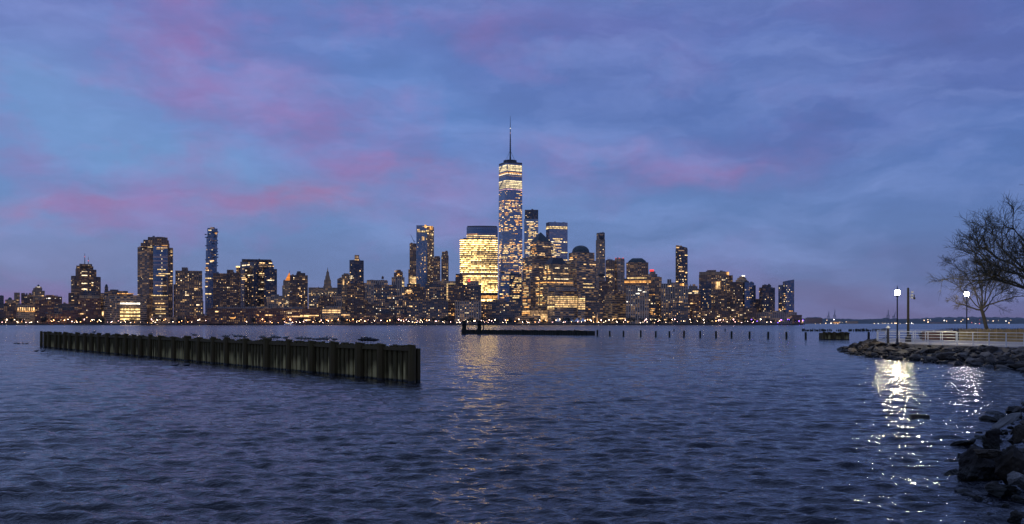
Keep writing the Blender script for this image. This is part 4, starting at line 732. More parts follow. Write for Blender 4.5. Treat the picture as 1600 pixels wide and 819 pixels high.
def breakwater(name, label, cat, A, Bp, ztop, tm, plank=.25, pile_every=2.8, thick=.9, seed=1):
    rn = rnd(seed); A = Vector(A); Bp = Vector(Bp); d = Bp - A; L = d.length; d.normalize(); nrm = Vector((d.y, -d.x))
    if nrm.y > 0: nrm = -nrm
    root = empty(name, (A.x, A.y, 0)); tag(root, label, cat); mb = MB(); n = int(L / plank)
    for i in range(n):
        u0 = i * plank; z = ztop + rn.uniform(-.05, .04) + .05 * math.sin(u0 * 2.2); off = .05 * (i % 2) + rn.uniform(0, .03); g_ = .028
        for face, o_ in ((1, off), ):
            p = d * (u0 + g_) + nrm * o_; q_ = d * (u0 + plank - g_) + nrm * o_; r_ = q_ - nrm * .14; s_ = p - nrm * .14
            e = nrm * .035; m0 = p.lerp(q_, .3) + e; m1 = p.lerp(q_, .7) + e
            poly = [tuple(p), tuple(m0), tuple(m1), tuple(q_), tuple(r_), tuple(s_)]
            if (Vector(poly[1]) - Vector(poly[0])).cross(Vector(poly[4]) - Vector(poly[1])) < 0: poly = poly[::-1]
            mb.prism(poly, -1.2, z, roof=0)
    w = mb.build('sheeting', TP if tm is TM else tm, root)
    mb = MB(); k = -nrm * thick; s2 = -nrm * .16; poly = [s2, d * L + s2, d * L + k, k]; poly = [tuple(p) for p in poly]
    if (Vector(poly[1]) - Vector(poly[0])).cross(Vector(poly[2]) - Vector(poly[1])) < 0: poly = poly[::-1]
    mb.prism(poly, -1.2, ztop - .12, roof=0); mb.build('core_fill', tm, root)
    u = .2
    while u < L + .05:
        mb = MB(); r0 = rn.uniform(.18, .27); p = d * u + nrm * .16; zt_ = ztop + rn.uniform(0, .12); mb.tube((p.x, p.y, -1.2), (p.x + rn.uniform(-.03, .03), p.y, zt_), r0 * 1.05, r0, 9); mb.tube((p.x, p.y, zt_ - .02), (p.x + .01, p.y, zt_ + rn.uniform(.02, .07)), r0 * rn.uniform(.9, 1.25), r0 * 1.0, 8); mb.build('pile', tm, root); u += pile_every * rn.uniform(.75, 1.25)
    mb = MB(); p = d * L / 2 + nrm * .12; ang = math.atan2(d.y, d.x); mb.box((p.x, p.y, ztop - .16), (L, .12, .16), rz=ang); mb.build('wale', tm, root)
    return root
A = at(73, 542.6, 2.8 * F / 37.1); Bq_ = at(648, 597.5, 2.8 * F / 92)
breakwater('breakwater', 'long mossy timber breakwater wall running out across the left of the river', 'breakwater', A.xy, Bq_.xy, 1.73, TM, .25, 2.8, .32)
def post(px, ybase, h, r, name, label, cat, group=None, m_=TD, seed=0):
    Y = 2.8 * F / (ybase - HY); mb = MB(); rn = rnd(seed + px); mb.tube((0, 0, -1.5), (rn.uniform(-.05, .05), 0, h), r * 1.05, r, 10); mb.tube((rn.uniform(-.02, .02), 0, h), (0, 0, h + r * .3), r, r * .6, 10)
    o = mb.build(name, m_); o.location = ((px - CX) * Y / F, Y, 0); return tag(o, label, cat, group)
post(64.5, 542, 1.83, .17, 'mooring_post', 'lone square-cut post just off the left end of the mossy breakwater', 'post', None, TM)
a2 = at(722, 521.5, 2.8 * F / 16.3); b2 = at(917, 524, 2.8 * F / 18.6)
breakwater('old_pier_wall', 'low black pier wall in mid river below the skyline centre', 'pier', a2.xy, b2.xy, 1.15, TD, .4, 6, 3.0, 5)
for px, w, yt, lab in ((725.5, 6.5, 501, 'tall square dolphin at the left end of the black pier wall'), (749, 6, 501, 'second tall square dolphin a little in from the end of the black pier wall')):
    Y = 2.8 * F / 16.5 - 1.2; h = 2.8 + (HY - yt) * Y / F; r_ = empty('pier_dolphin', ((px - CX) * Y / F, Y, 0)); tag(r_, lab, 'post'); ww = w * Y / F
    for sx in (-1, 0, 1):
        for sy in (0, 1): mb = MB(); mb.tube((sx * ww * .33, sy * .5 - .9, -1.3), (sx * ww * .33, sy * .5 - .9, h + .06 * sx), ww * .18, ww * .17, 8); mb.build('pile', TD, r_)
    mb = MB(); mb.box((0, -.95, h * .8), (ww, .9, .18)); mb.build('strap', M['darkmetal'], r_)
post(731.5, 521.8, 2.1, .11, 'thin_post', 'short thin post between the two tall dolphins', 'post'); post(755, 521.8, 3.4, .13, 'thin_post', 'slender tall post right beside the second dolphin', 'post')
for px in (933.5, 953, 974, 1001, 1024.5, 1046, 1068.5, 1094, 1119, 1143, 1171, 1200, 1229, 1259, 1357):
    yb = 525.2 + (px - 934) * .0142; Y = 2.8 * F / (yb - HY); post(px, yb, rf.uniform(1.15, 1.35), .19, 'mooring_post', 'single dark mooring post standing in the row across the river', 'post', 'row of mooring posts across the river')
for px in (1053, 1133, 803): post(px, 518.3, .95, .16, 'mooring_post', 'short stub post behind the row of mooring posts', 'post', 'stub posts behind the row')
cY = 2.8 * F / (530.7 - HY); cx_ = (1306.5 - CX) * cY / F; cw_ = 42 * cY / F
breakwater('timber_crib', 'squat dark timber crib standing alone in the water near the rocky point', 'pier', (cx_ - cw_ / 2, cY), (cx_ + cw_ / 2, cY), 1.28, TM, .3, 1.5, 2.0, 9)
rs = rnd(21); px = 1254.0
while px < 1384:
    if not (1301 < px < 1306 or 1313 < px < 1327 and rs.random() < .6): post(px, 517.6 + rs.uniform(-.3, .3), rs.uniform(.45, .95), rs.uniform(.16, .3), 'pier_stub', 'rotten stub of an old pier pile in the close-set row near the point', 'pile', 'stubs of a vanished pier')
    px += rs.uniform(1.5, 3.4)

# ================================================================ RIGHT BANK
PZ = 1.0
def pd(px, D): return Vector(((px - CX) * D / F, D))
water_line = [pd(1390, 118), pd(1345, 110), pd(1317, 100), pd(1318, 92), pd(1335, 82), pd(1370, 75), pd(1400, 71), pd(1450, 65.5), pd(1500, 60.5), pd(1550, 56.5), pd(1600, 52.3), pd(1660, 46), Vector((30, 40)), Vector((24, 33)), Vector((17.5, 30.6)), Vector((14.9, 29.0)), Vector((13.2, 25.8)), Vector((11.0, 21.8)), Vector((9.8, 19.9)), Vector((8.9, 17.6)), Vector((8.0, 15.6)), Vector((7.4, 13.6)), Vector((6.8, 12.2)), Vector((5.6, 9)), Vector((4, 5)), Vector((2, 3)), Vector((-3, 2.2)), Vector((-40, 2.2))]
top_line = [pd(1400, 112), pd(1385, 106), pd(1366, 103), pd(1364, 94), pd(1366, 87), pd(1378, 84.5), pd(1400, 82.6), pd(1450, 78.6), pd(1500, 75), pd(1550, 71.8), pd(1600, 68.6), pd(1660, 64), Vector((41, 55)), Vector((38, 44)), Vector((31, 36)), Vector((25, 32)), Vector((19.5, 27.5)), Vector((16.5, 23)), Vector((14.6, 20)), Vector((13.2, 17.4)), Vector((12.2, 15)), Vector((11.3, 13)), Vector((10.4, 11.5)), Vector((8.6, 8)), Vector((6, 4)), Vector((3, 1.6)), Vector((-3, 1.2)), Vector((-40, 1.2))]
def dense(L, k=6):
    out = []
    for a, b_ in zip(L, L[1:]): out += [a.lerp(b_, i / k) for i in range(k)]
    return out + [L[-1]]
WL, TL = dense(water_line), dense(top_line)
conc = plain('walkway_concrete', (.34, .31, .27), .85, 0, .8, .5, .15, 30)
mb = MB(); top_poly = [(p.x, p.y) for p in TL]
me_pts = top_poly[:] + [(-40, -30), (120, -30), (120, 112)]
me_ = bpy.data.meshes.new('promenade'); bmx = bmesh.new(); vs = [bmx.verts.new((x, y, PZ)) for x, y in me_pts]; f_ = bmx.faces.new(vs); bmesh.ops.triangulate(bmx, faces=[f_]); bmx.normal_update()
for f in bmx.faces:
    if f.normal.z < 0: f.normal_flip()
bmx.to_mesh(me_); me_.materials.append(conc); o = bpy.data.objects.new('promenade', me_); COL.objects.link(o); tag(o, kind='structure')
bankm = plain('bank_rubble', (.02, .017, .013), .75, 0, 2.5, 1.0, .8, 6)
rk = rnd(40); V = []; nn = 12
for w, t_ in zip(WL, TL):
    out = w + (w - t_) * .35; V.append([(lambda p, f: (p.x + rk.uniform(-.1, .1), p.y + rk.uniform(-.1, .1), (-.95 + 1.9 * min(1, f) ** .9) + (rk.uniform(-.16, .14) if f < .98 else -.0)))(out.lerp(t_, j / nn), j / nn) for j in range(nn + 1)])
    V[-1][-1] = (t_.x, t_.y, PZ - .005)
mb = MB()
for i in range(len(V) - 1):
    for j in range(nn): mb.quad([V[i][j], V[i + 1][j], V[i + 1][j + 1], V[i][j + 1]][::-1])
tag(mb.build('river_bank', bankm), kind='structure')
# rocks
def rockmat(name, c1, c2, rough=.7):
    m, t, b = mat(name); tcn = t.new('ShaderNodeTexCoord'); g = t.new('ShaderNodeNewGeometry'); oi = t.new('ShaderNodeObjectInfo'); x, y, z = t.sep(g.outputs['Position'])
    n = t.noise(g.outputs['Position'], 2.2, 6, .65); n2 = t.noise(g.outputs['Position'], 14, 5, .7)
    c = t.mix(t.ramp(n.outputs['Fac'], [(.35, (0, 0, 0, 1)), (.65, (1, 1, 1, 1))]), (*c1, 1), (*c2, 1)); k = t.m('MULTIPLY', t.m('ADD', .55, t.m('MULTIPLY', oi.outputs['Random'], .9)), t.m('ADD', .7, t.m('MULTIPLY', n2.outputs['Fac'], .6)))
    c = t.mix(1, c, t.comb(k, k, k), 'MULTIPLY'); wet = t.m('MULTIPLY', t.m('SUBTRACT', t.m('ADD', .15, t.m('MULTIPLY', n.outputs['Fac'], .35)), z), 5.0, clamp=True)
    t.put(b.inputs['Base Color'], t.mix(wet, c, (.018, .018, .014, 1))); b.inputs['Specular IOR Level'].default_value = .2; t.put(b.inputs['Roughness'], t.m('SUBTRACT', rough + .2, t.m('MULTIPLY', wet, .5)))
    bn = t.new('ShaderNodeBump'); bn.inputs['Distance'].default_value = .05; bn.inputs['Strength'].default_value = .8; t.put(bn.inputs['Height'], t.m('ADD', t.m('MULTIPLY', n2.outputs['Fac'], .6), n.outputs['Fac'])); t.put(b.inputs['Normal'], bn.outputs[0]); return m
RM = rockmat('grey_brown_rock', (.075, .06, .045), (.17, .145, .115)); RD = rockmat('dark_wet_rock', (.010, .0085, .008), (.030, .025, .02), .6); RN = rockmat('brown_rock', (.018, .015, .011), (.055, .042, .028), .65); RP = rockmat('pale_stone', (.10, .097, .093), (.17, .163, .15), .7)
from mathutils import noise as mnoise
def rock_mesh(seed, sx=1, sy=.75, sz=.5, n=15, mt=RM, bev=.05, cuts=1):
    rn = rnd(seed); bm = bmesh.new()
    for _ in range(n):
        v = Vector((rn.gauss(0, 1), rn.gauss(0, 1), rn.gauss(0, 1))).normalized(); k = rn.uniform(.85, 1.1); bm.verts.new((v.x * sx / 2 * k, v.y * sy / 2 * k, v.z * sz / 2 * k))
    r_ = bmesh.ops.convex_hull(bm, input=bm.verts[:]); bmesh.ops.delete(bm, geom=[g for g in r_.get('geom_interior', []) if isinstance(g, bmesh.types.BMVert)], context='VERTS')
    bmesh.ops.bevel(bm, geom=bm.edges[:], offset=bev, segments=1, affect='EDGES', clamp_overlap=True)
    for _ in range(cuts): bmesh.ops.triangulate(bm, faces=bm.faces[:]); bmesh.ops.subdivide_edges(bm, edges=[e for e in bm.edges if e.calc_length() > .13 / cuts], cuts=1, use_grid_fill=True)
    bm.normal_update(); sv = Vector((seed * 3.1, seed * 1.7, 0)); disp = [(v, v.normal.copy() * ((mnoise.fractal(v.co * 3.5 + sv, 1.0, 2.0, 4) * .055) + mnoise.fractal(v.co * 11 + sv, 1.0, 2.0, 3) * .028 + mnoise.cell(v.co * 5 + sv) * .014)) for v in bm.verts]
    for v, d_ in disp: v.co += d_
    me_ = bpy.data.meshes.new('boulder'); bm.to_mesh(me_); bm.free(); me_.materials.append(mt); return me_
RKS = [rock_mesh(s_, 1, rk.uniform(.6, .95), rk.uniform(.38, .65), rk.choice((11, 14, 18)), (RM, RM, RD)[s_ % 3]) for s_ in range(12)]
RKN = [rock_mesh(s_ + 60, 1, rk.uniform(.6, .95), rk.uniform(.38, .65), 10, (RD, RN)[s_ % 2], .012, 2) for s_ in range(6)]
nW = len(WL); far_i = [i for i in range(nW) if WL[i].y > 36]; near_i = [i for i in range(nW) if 11 < WL[i].y <= 31 and WL[i].x > 5]
def slope_pt(i, u): p = (WL[i] + (WL[i] - TL[i]) * .06).lerp(TL[i], u); return Vector((p.x + rk.uniform(-.5, .5), p.y + rk.uniform(-.5, .5), -.12 + 1.05 * u))
def put_rock(me_, p, s_, lab, grp=None, rot=None, name='boulder'):
    o = bpy.data.objects.new(name, me_); COL.objects.link(o); o.location = p; o.scale = (s_,) * 3 if not isinstance(s_, tuple) else s_
    o.rotation_euler = rot or (rk.uniform(-.35, .35), rk.uniform(-.35, .35), rk.uniform(0, 6.3)); return tag(o, lab, 'rock', grp)
# even sampling along the far bank by arc length
seg = [(i, (WL[i + 1] - WL[i]).length) for i in far_i if i + 1 < nW]; tot = sum(s_ for _, s_ in seg)
def pick():
    r_ = rk.uniform(0, tot)
    for i, s_ in seg:
        r_ -= s_
        if r_ <= 0: return i
    return seg[-1][0]
for _ in range(190):
    u = rk.random() ** .9; p = slope_pt(pick(), u); put_rock(rk.choice(RKS), p, rk.uniform(.8, 1.7), 'rough grey boulder among the riprap of the point below the white railing', 'riprap boulders of the far point')
mb = MB()
for me_src in [rk.choice(RKS) for _ in range(900)]:
    near = rk.random() < .3; i = rk.choice(near_i) if near else pick(); p = slope_pt(i, rk.random()); s_ = rk.uniform(.15, .45) if near else rk.uniform(.35, .8); Rm = Matrix.Rotation(rk.uniform(0, 6.3), 3, 'Z') @ Matrix.Rotation(rk.uniform(-.6, .6), 3, 'X'); o_ = len(mb.v)
    for v in me_src.vertices: q_ = Rm @ (v.co * s_); mb.v.append((p.x + q_.x, p.y + q_.y, p.z + q_.z))
    for f in me_src.polygons: mb.f.append(tuple(o_ + k for k in f.vertices)); mb.uv += [(0, 0)] * len(f.vertices); mb.mi.append(0)
tag(mb.build('rubble', RM), kind='stuff')
# near rocks
def near_rock(px, py, wpx, hpx, lab, mt=RD, seed=1, rot=None, zb=-.12, dep=.8, grp=None, n=16):
    """px,py: centre of where it meets water/rubble; wpx,hpx: apparent size"""
    zc = zb; D = (H - zc) * F / (py + hpx / 2 - HY); w = wpx * D / F; h = hpx * D / F
    me_ = rock_mesh(seed, 1, dep, 1, n - 4, mt, .01, 3); p = ((px - CX) * D / F, D + w * dep / 2, zc + h / 2); return put_rock(me_, p, (w * .9, w * .9, h * 1.08), lab, grp, rot or (0, 0, 0))
near_rock(1548, 735, 88, 66, 'large dark rounded boulder standing in the water at lower right', RD, 3, (0, .1, .3), n=22)
near_rock(1592, 728, 70, 72, 'big brown flat-topped boulder at the right edge behind the largest dark one', RN, 8, (.1, .15, .8), zb=.1)
near_rock(1560, 712, 60, 22, 'tan slab-topped rock lying across the largest dark boulder', RN, 12, (0, .05, .2), zb=.55)
near_rock(1510, 722, 28, 22, 'pointed small rock at the waterline left of the largest boulder', RD, 15)
near_rock(1502, 718, 16, 20, 'thin upright shard at the waterline, leftmost of the near rocks', RD, 19)
near_rock(1570, 692, 60, 34, 'dark angular boulder behind the tan slab-topped rock', RD, 21, zb=.05)
near_rock(1596, 684, 30, 26, 'grey rock at the right edge under the pale slab', RN, 22, zb=.3)
near_rock(1536, 762, 30, 18, 'small wet rock in front of the largest dark boulder', RD, 23, zb=-.18)
near_rock(1580, 770, 60, 26, 'long dark ledge rock below the big brown boulder', RD, 24, zb=-.05)
near_rock(1596, 752, 36, 30, 'light-edged angular rock at the right edge, halfway down', RP, 27, (.3, .2, .4), zb=.15)
near_rock(1550, 786, 50, 22, 'low dark rock near the bottom of the bank', RD, 28, zb=-.2); near_rock(1575, 792, 16, 10, 'small pale cobble between the lowest dark rocks', RP, 29, zb=.0)
near_rock(1592, 812, 36, 24, 'ochre-brown rock in the bottom right corner', RN, 31, zb=.1); near_rock(1560, 806, 20, 12, 'small brown stone left of the bottom corner rock', RN, 33, zb=-.1)
near_rock(1516, 675, 26, 12, 'round rock just breaking the surface off the near bank', RD, 34, zb=-.15); near_rock(1537, 692, 24, 9, 'low flat rock awash below the round one', RD, 35, zb=-.15)
near_rock(1560, 648, 34, 12, 'dark hump of rock at the far end of the near bank', RD, 36, zb=-.1); near_rock(1590, 643, 40, 14, 'mossy rock at the far end of the near bank by the right edge', RD, 37, zb=.0)
# long pale slab
D = (H - .35) * F / (664 - HY); me_ = rock_mesh(51, 1, .26, .12, 26, RP, .02); put_rock(me_, ((1571 - CX) * D / F, D, .42), (1.1, 1.2, 1.0), 'long pale stone slab tilted up on the near rocks', None, (R(8), R(-24), R(20)), 'stone_slab')
for _ in range(105):
    i = rk.choice(near_i); p = slope_pt(i, rk.random() ** 1.9 * .75); put_rock(rk.choice(RKN), p, rk.uniform(.28, .75), 'dark jumbled rock of the near bank at the right edge', 'jumbled rocks of the near bank')
# driftwood
Dd = H * F / (653 - HY); mb = MB(); mb.box((0, 0, .03), (28 * Dd / F, .16, .12)); mb.box((.03, .02, .085), (22 * Dd / F, .10, .03))
o = mb.build('driftwood_plank', TD); o.location = ((1436.5 - CX) * Dd / F, Dd, 0); o.rotation_euler = (0, R(1.5), R(-4)); tag(o, 'short dark plank floating beside the bright lamp reflection', 'driftwood')

# railings
rail_m = plain('galvanised_rail_paint', (.62, .62, .60), .42, .25, 1.5, .25)
def railing(name, label, pts, bars=5, sp=1.75, h=1.07):
    a0 = pts[0]; root = empty(name, (a0.x, a0.y, PZ)); tag(root, label, 'railing')
    for k in range(bars):
        mb = MB(); z = h - k * (h - .13) / (bars - 1)
        for p, q_ in zip(pts, pts[1:]): mb.tube((p.x - a0.x, p.y - a0.y, z), (q_.x - a0.x, q_.y - a0.y, z), .028 if k == 0 else .017, .028 if k == 0 else .017, 7)
        mb.build('top_rail' if k == 0 else 'bar', rail_m, root)
    pm = MB(); pm.box((0, 0, h / 2), (.07, .05, h)); pm.box((0, 0, .01), (.14, .14, .02)); pmd = pm.build('rail_post', rail_m, root); firstp = True
    for p, q_ in zip(pts, pts[1:]):
        L = (q_ - p).length; n = max(1, round(L / sp))
        for i in range(n + (1 if q_ is pts[-1] else 0)):
            c = p.lerp(q_, i / n); o = pmd if firstp else pmd.copy()
            if not firstp: COL.objects.link(o); o.parent = root
            firstp = False; o.location = (c.x - a0.x, c.y - a0.y, 0); o.rotation_euler = (0, 0, math.atan2((q_ - p).y, (q_ - p).x))
    return root
railing('railing', 'long white metal railing along the rocky edge of the point', [pd(1371, 100), pd(1370.5, 86.5), pd(1384, 85), pd(1450, 79.6), pd(1520, 74.8), pd(1600, 69.6), pd(1700, 62.5)])
railing('railing', 'white railing along the back of the walkway behind the tall lamp', [pd(1372.5, 100.5), pd(1430, 99.5), pd(1488, 98.5)], 5, 2.0)
railing('railing', 'short inner white railing between the camera pole and the picket fence', [pd(1446, 92), pd(1494, 89.5)], 4, 1.6, 1.0)
# picket fence
pick_m = plain('weathered_pickets', (.50, .34, .12), .85, 0, 3, .8); a_, b_ = pd(1499, 93), pd(1720, 84); root = empty('picket_fence', (a_.x, a_.y, PZ)); tag(root, 'yellowish wooden picket fence behind the white railing', 'fence'); rn = rnd(3); mb = MB(); d = b_ - a_; L = d.length; d.normalize(); u = 0; ang = math.atan2(d.y, d.x)
while u < L: hgt_ = 1.25 + rn.uniform(-.06, .06); mb.box((d.x * u, d.y * u, hgt_ / 2), (.045, .015, hgt_), rz=ang + rn.uniform(-.1, .1)); u += rn.uniform(.075, .1)
mb.build('pickets', pick_m, root); mb = MB()
for z in (.3, .95): mb.tube((0, .02, z), (d.x * L, d.y * L + .02, z), .012, .012, 4)
mb.build('wire', M['steel'], root)
for i in range(8): mb = MB(); mb.tube((d.x * L * i / 7, d.y * L * i / 7 + .05, 0), (d.x * L * i / 7, d.y * L * i / 7 + .05, 1.35), .035, .035, 6); mb.build('fence_post', M['steel'], root)
# hedge band and lawn
lawn = plain('winter_lawn', (.05, .055, .025), .95, 0, 2, .8); mb = MB(); mb.quad([(*pd(1490, 93.5), PZ + .004), (*pd(1760, 85), PZ + .004), (*pd(1760, 108), PZ + .004), (*pd(1450, 108), PZ + .004)]); tag(mb.build('lawn', lawn), kind='structure')
hm = plain('hedge_twigs', (.05, .038, .028), .95, 0, 4, .8); rn = rnd(8); hr = empty('hedge', (*pd(1440, 104), PZ)); tag(hr, 'long low bare brown hedge in front of the water behind the fence', 'hedge'); o0 = pd(1440, 104); mb = MB()
for _ in range(5200):
    f_ = rn.random() ** .9; p = pd(1438 + 250 * f_, 104 + rn.uniform(-1, 1)) - o0; hh_ = (.95 + .35 * min(1, f_ * 6)) * rn.uniform(.5, 1.0); mb.tube((p.x, p.y, 0), (p.x + rn.uniform(-.35, .35), p.y + rn.uniform(-.3, .3), hh_), .022, .009, 3, cap=False)
mb.build('twigs', hm, hr)
mb = MB(); mb.box((0, 0, .5), (3.6, .3, 1.0)); o = mb.build('low_wall', plain('red_brown_wall', (.14, .07, .05), .9)); o.location = (*pd(1468, 97), PZ); tag(o, 'low red-brown wall behind the inner railing left of the second lamp', 'wall')

# lamps
def street_lamp(px, D, zl, label, gcol, gs, r=.25):
    p = pd(px, D); root = empty('street_lamp', (p.x, p.y, PZ)); tag(root, label, 'street lamp'); h = zl - PZ; mb = MB(); mb.tube((0, 0, 0), (0, 0, .5), .11, .09, 10); mb.tube((0, 0, .5), (0, 0, h - .25), .065, .05, 10); mb.lathe([(.15, 0), (.15, .12), (.09, .2)], n=10); mb.build('lamp_post', M['darkmetal'], root)
    mb = MB(); mb.lathe([(.05, -.38), (.13, -.30), (.17, -.26), (.17, -.22), (0, -.22)], (0, 0, h), 14); mb.lathe([(.2, .2), (.22, .22), (.12, .32), (.04, .36), (.02, .62), (0, .64)], (0, 0, h), 14); head = mb.build('lamp_head', M['darkmetal'], root)
    mb = MB(); mb.lathe([(.14, -.22), (r * .95, -.12), (r, 0), (r * .95, .12), (.18, .2)], (0, 0, h), 20); mb.build('globe', glow('lamp_globe_' + str(int(px)), gcol, gs), head, True)
LAMP1, LAMP2 = 680, 220
street_lamp(1402, 80.5, H + (HY - 457.5) * 80.5 / F, 'left, tall dark street lamp with warm white globe at the walkway corner', (1, .84, .50), LAMP1, .21)
street_lamp(1510.5, 95, H + (HY - 459.5) * 95 / F, 'street lamp with a violet-white globe in front of the leafless tree, right one', (1, .86, .86), LAMP2, .21)
p = pd(1419, 87); root = empty('camera_pole', (p.x, p.y, PZ)); tag(root, 'thick mossy pole with floodlights and cameras right of the warm lamp', 'pole'); hp = H + (HY - 451) * 87 / F - PZ
mb = MB(); mb.tube((0, 0, 0), (0, 0, hp), .125, .10, 12); mb.lathe([(.10, hp), (.07, hp + .08), (0, hp + .1)], n=12); mb.build('pole', plain('mossy_pole', (.022, .02, .012), .8, 0, 5, .7), root); mb = MB(); mb.box((.0, 0, .28), (.42, .34, .56)); mb.box((.1, 0, .68), (.26, .26, .24)); mb.build('equipment_box', M['darkmetal'], root)
mb = MB()
for z_, l_ in ((hp - .42, .38), (hp - .72, .55)): mb.tube((0, 0, z_), (l_, 0, z_), .022, .022, 6)
arm = mb.build('bracket_arm', M['steel'], root)
for x_, z_ in ((.36, hp - .34), (.32, hp - .62), (.30, hp - .86)): mb = MB(); mb.box((x_, -.05, z_), (.17, .14, .15)); mb.tube((x_, -.12, z_), (x_, -.2, z_), .06, .09, 8); mb.build('floodlight', rail_m, root)
mb = MB(); mb.tube((.58, 0, hp - .56), (.58, 0, hp - .86), .04, .04, 6); mb.lathe([(0, -.13), (.09, -.1), (.11, 0), (.09, .07), (0, .07)], (.58, 0, hp - .9), 12); mb.build('camera_dome', M['darkmetal'], root)
p = pd(1387.5, 84); root = empty('viewing_post', (p.x, p.y, PZ)); tag(root, 'dark waist-high post with a flat white cap near the corner of the railing', 'bollard'); mb = MB(); mb.tube((0, 0, 0), (0, 0, 1.32), .12, .10, 10); mb.build('post', M['darkmetal'], root)
mb = MB(); mb.lathe([(.06, 1.3), (.2, 1.38), (.2, 1.44), (.1, 1.5), (.1, 1.58), (0, 1.6)], n=14); mb.build('cap', rail_m, root)

# ---- bare trees with real limbs
def bare_tree(label, base, fork, limbs, D, r0, seed, dens=(7, 6, 5), depth=2.4, group=None):
    rn = rnd(seed); b0 = at(base[0], base[1], D); b0.z = PZ; root = empty('bare_tree', b0); tag(root, label, 'tree', group); f0 = at(fork[0], fork[1], D) - b0; tr = MB(); cr = MB()
    def strand(mbx, p, q_, ra, rb_, n, sag=.0, wob=.05):
        P_ = [p]; L = (q_ - p).length; off = Vector((rn.uniform(-1, 1), rn.uniform(-1, 1), rn.uniform(.1, 1))) * L * .10
        for i in range(1, n + 1): t_ = i / n; c = p.lerp(q_, t_) + off * math.sin(t_ * math.pi) + Vector((rn.uniform(-1, 1), rn.uniform(-1, 1), rn.uniform(-1, 1))) * L * wob * (1 if i < n else .4); P_.append(c)
        for i in range(n): t0, t1 = i / n, (i + 1) / n; ra0 = ra + (rb_ - ra) * t0; mbx.tube(P_[i], P_[i + 1], ra0, ra + (rb_ - ra) * t1, 7 if ra > .08 else (4 if ra > .02 else 3), cap=ra > .08)
        return P_
    strand(tr, Vector((0, 0, -.1)), f0, r0, r0 * .78, 5, wob=.015); tr.tube((0, 0, -.05), (0, 0, .25), r0 * 1.5, r0, 9)
    def sub(P_, r_, lev, d_len, cnt):
        for _ in range(cnt):
            k = rn.uniform(.18, 1) ** .8 * (len(P_) - 1); i = min(int(k), len(P_) - 2); p = P_[i].lerp(P_[i + 1], k - i); dr = (P_[i + 1] - P_[i]).normalized(); side = Vector((rn.gauss(0, 1), rn.gauss(0, 1), rn.gauss(.25, .8))); side -= dr * side.dot(dr); side.normalize()
            L = d_len * rn.uniform(.55, 1.1) * (1.15 - .5 * k / (len(P_) - 1)); q_ = p + (dr * rn.uniform(.6, 1.0) + side * rn.uniform(.45, .95)).normalized() * L; rr_ = r_ * rn.uniform(.4, .6)
            Q = strand(cr, p, q_, max(rr_, .008), max(rr_ * .3, .005), 4 if lev < 2 else 3, wob=.05)
            if lev < len(dens) - 1: sub(Q, rr_, lev + 1, d_len * .52, dens[lev + 1])
    for (px, py) in limbs:
        e = at(px, py, D) - b0 + Vector((0, rn.uniform(-depth, depth), 0)); ra = r0 * rn.uniform(.3, .46); st = f0 * rn.uniform(.8, 1.0) if len(limbs) > 3 else f0
        P_ = strand(cr, st, e, ra, .03, 7, wob=.03); sub(P_, ra * .6, 0, (e - f0).length * .42, dens[0])
    tr.build('trunk', bark, root); cr.build('crown', bark, root); return root
bare_tree('smaller leafless tree standing on the lawn just right of the violet lamp', (1546, 520), (1533, 482), [(1486, 474), (1488, 440), (1502, 412), (1524, 395), (1552, 398), (1580, 420), (1598, 446), (1592, 466), (1515, 455)], 98, .21, 5, (11, 8, 6))
bare_tree('big leafless tree reaching in from the right edge, its trunk outside the view', (1668, 545), (1655, 470), [(1514, 406), (1518, 436), (1526, 384), (1549, 359), (1576, 346), (1604, 336), (1639, 330), (1670, 326), (1715, 332), (1750, 364), (1775, 404), (1770, 444), (1574, 404), (1614, 364), (1549, 419), (1624, 394)], 76, .36, 8, (11, 8, 7), 3.5)

# ---- birds
gw = plain('gull_plumage', (.22, .20, .18), .8, 0, 30, .2); gg = plain('gull_wing', (.08, .08, .08), .8, 0, 30, .2); gdk = plain('cormorant_black', (.03, .03, .03), .6)
def skin_bird(wm, bm2, dark=False):
    mb = MB(); prof = [(-.24, .0, .012), (-.18, .0, .035), (-.1, .01, .065), (0, .015, .085), (.08, .03, .08), (.14, .06, .05), (.17, .10, .038), (.20, .125, .045), (.235, .125, .03), (.25, .12, .012)]
    z0 = .17
    for a, b_ in zip(prof, prof[1:]): mb.tube((a[0], 0, z0 + a[1]), (b_[0], 0, z0 + b_[1]), a[2], b_[2], 8, cap=False)
    for s_ in (-1, 1): mb.tube((.02, s_ * .03, z0 - .05), (.02, s_ * .03, 0), .008, .006, 4); mb.box((.035, s_ * .03, .005), (.05, .03, .008))
    mb.tube((.245, 0, z0 + .12), (.29, 0, z0 + .11), .01, .004, 5, mi=1)
    for s_ in (-1, 1): mb.tube((.06, s_ * .06, z0 + .045), (-.27, s_ * .02, z0 + .035), .045, .012, 6, mi=1)
    return mb.build('bird', [wm, bm2], None, True).data
GU = skin_bird(gw, gg); CO = skin_bird(gdk, gdk)
for o in [o for o in COL.objects if o.name.startswith('bird')]: bpy.data.objects.remove(o)
rg_ = rnd(14); wd = (Bq_ - A); wd.normalize()
def wall_at(px):
    lo, hi = A.xy, Bq_.xy; k = (px - CX) / F; dxy = hi - lo; t_ = (k * lo.y - lo.x) / (dxy.x - k * dxy.y); return lo + dxy * t_
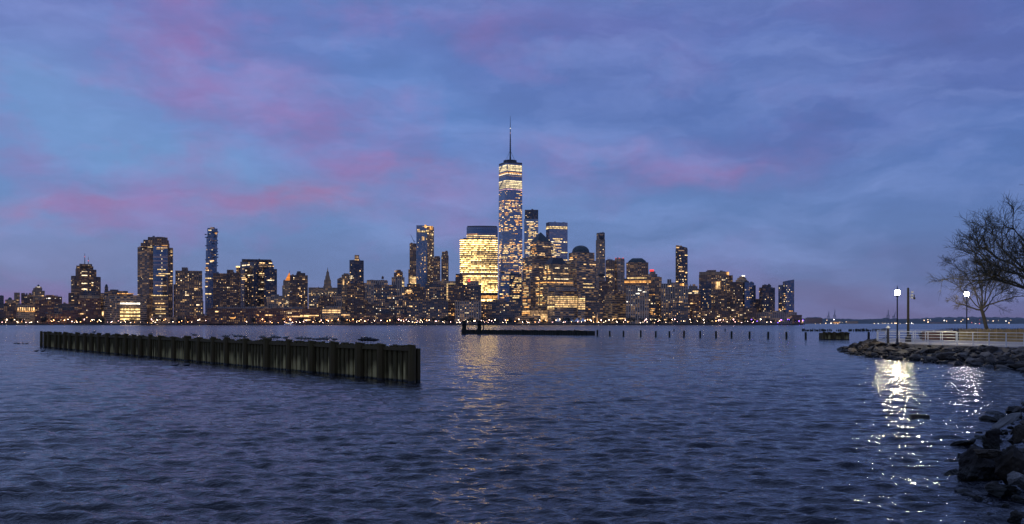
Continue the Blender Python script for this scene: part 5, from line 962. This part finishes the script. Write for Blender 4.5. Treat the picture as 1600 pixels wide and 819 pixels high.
for px in [144, 346, 352, 364, 372, 378, 405, 408, 420, 424, 430, 443, 463, 467, 472, 478, 486, 492, 496, 502, 507, 518, 232, 300]:
    p = wall_at(px); o = bpy.data.objects.new('seagull', GU); COL.objects.link(o); o.location = (p.x + .1, p.y + .2, 1.77); o.rotation_euler = (0, 0, rg_.choice((0, math.pi)) + rg_.uniform(-.6, .6)); s_ = rg_.uniform(.72, .95); o.scale = (s_,) * 3
    tag(o, 'pale gull resting on top of the mossy breakwater', 'bird', 'gulls resting on the breakwater')
for px in (565, 569, 573, 578, 583): p = wall_at(px); o = bpy.data.objects.new('dark_bird', CO); COL.objects.link(o); o.location = (p.x, p.y + .25 + rg_.uniform(0, .3), 1.77); o.rotation_euler = (0, 0, rg_.choice((0, math.pi)) + rg_.uniform(-.4, .4)); tag(o, 'black bird in the huddle near the right end of the mossy breakwater', 'bird', 'dark birds near the breakwater end')
DK = CO
for px, py in ((24, 537), (29, 537.3), (36, 536.8), (42, 537.4), (57, 549), (67, 549.5), (274, 572), (292, 571.5), (88, 536)):
    D = H * F / (py - HY); o = bpy.data.objects.new('duck', DK); COL.objects.link(o); o.location = ((px - CX) * D / F, D, -.12); o.rotation_euler = (0, 0, rg_.uniform(0, 6)); o.scale = (1, 1, .85); tag(o, 'small dark duck floating on the water left of the mossy breakwater' if px < 100 else 'small dark duck floating just below the mossy breakwater', 'bird', 'ducks floating left of the breakwater' if px < 100 else 'pair of ducks below the breakwater')

# ---- air
HAZE = 1.6e-5
if HAZE:
    mb = MB(); mb.prism([(-9000, -60), (9000, -60), (9000, 14500), (-9000, 14500)], -4.5, 620, roof=0); hz = mb.build('haze', bpy.data.materials.new('haze_air')); tag(hz, kind='stuff')
    hm_ = hz.data.materials[0]; hm_.use_nodes = True; t = NT(hm_.node_tree); t.n.clear(); o_ = t.new('ShaderNodeOutputMaterial'); pv = t.new('ShaderNodeVolumePrincipled'); pv.inputs['Color'].default_value = (.85, .88, 1, 1); pv.inputs['Density'].default_value = HAZE; t.l.new(pv.outputs[0], o_.inputs['Volume'])
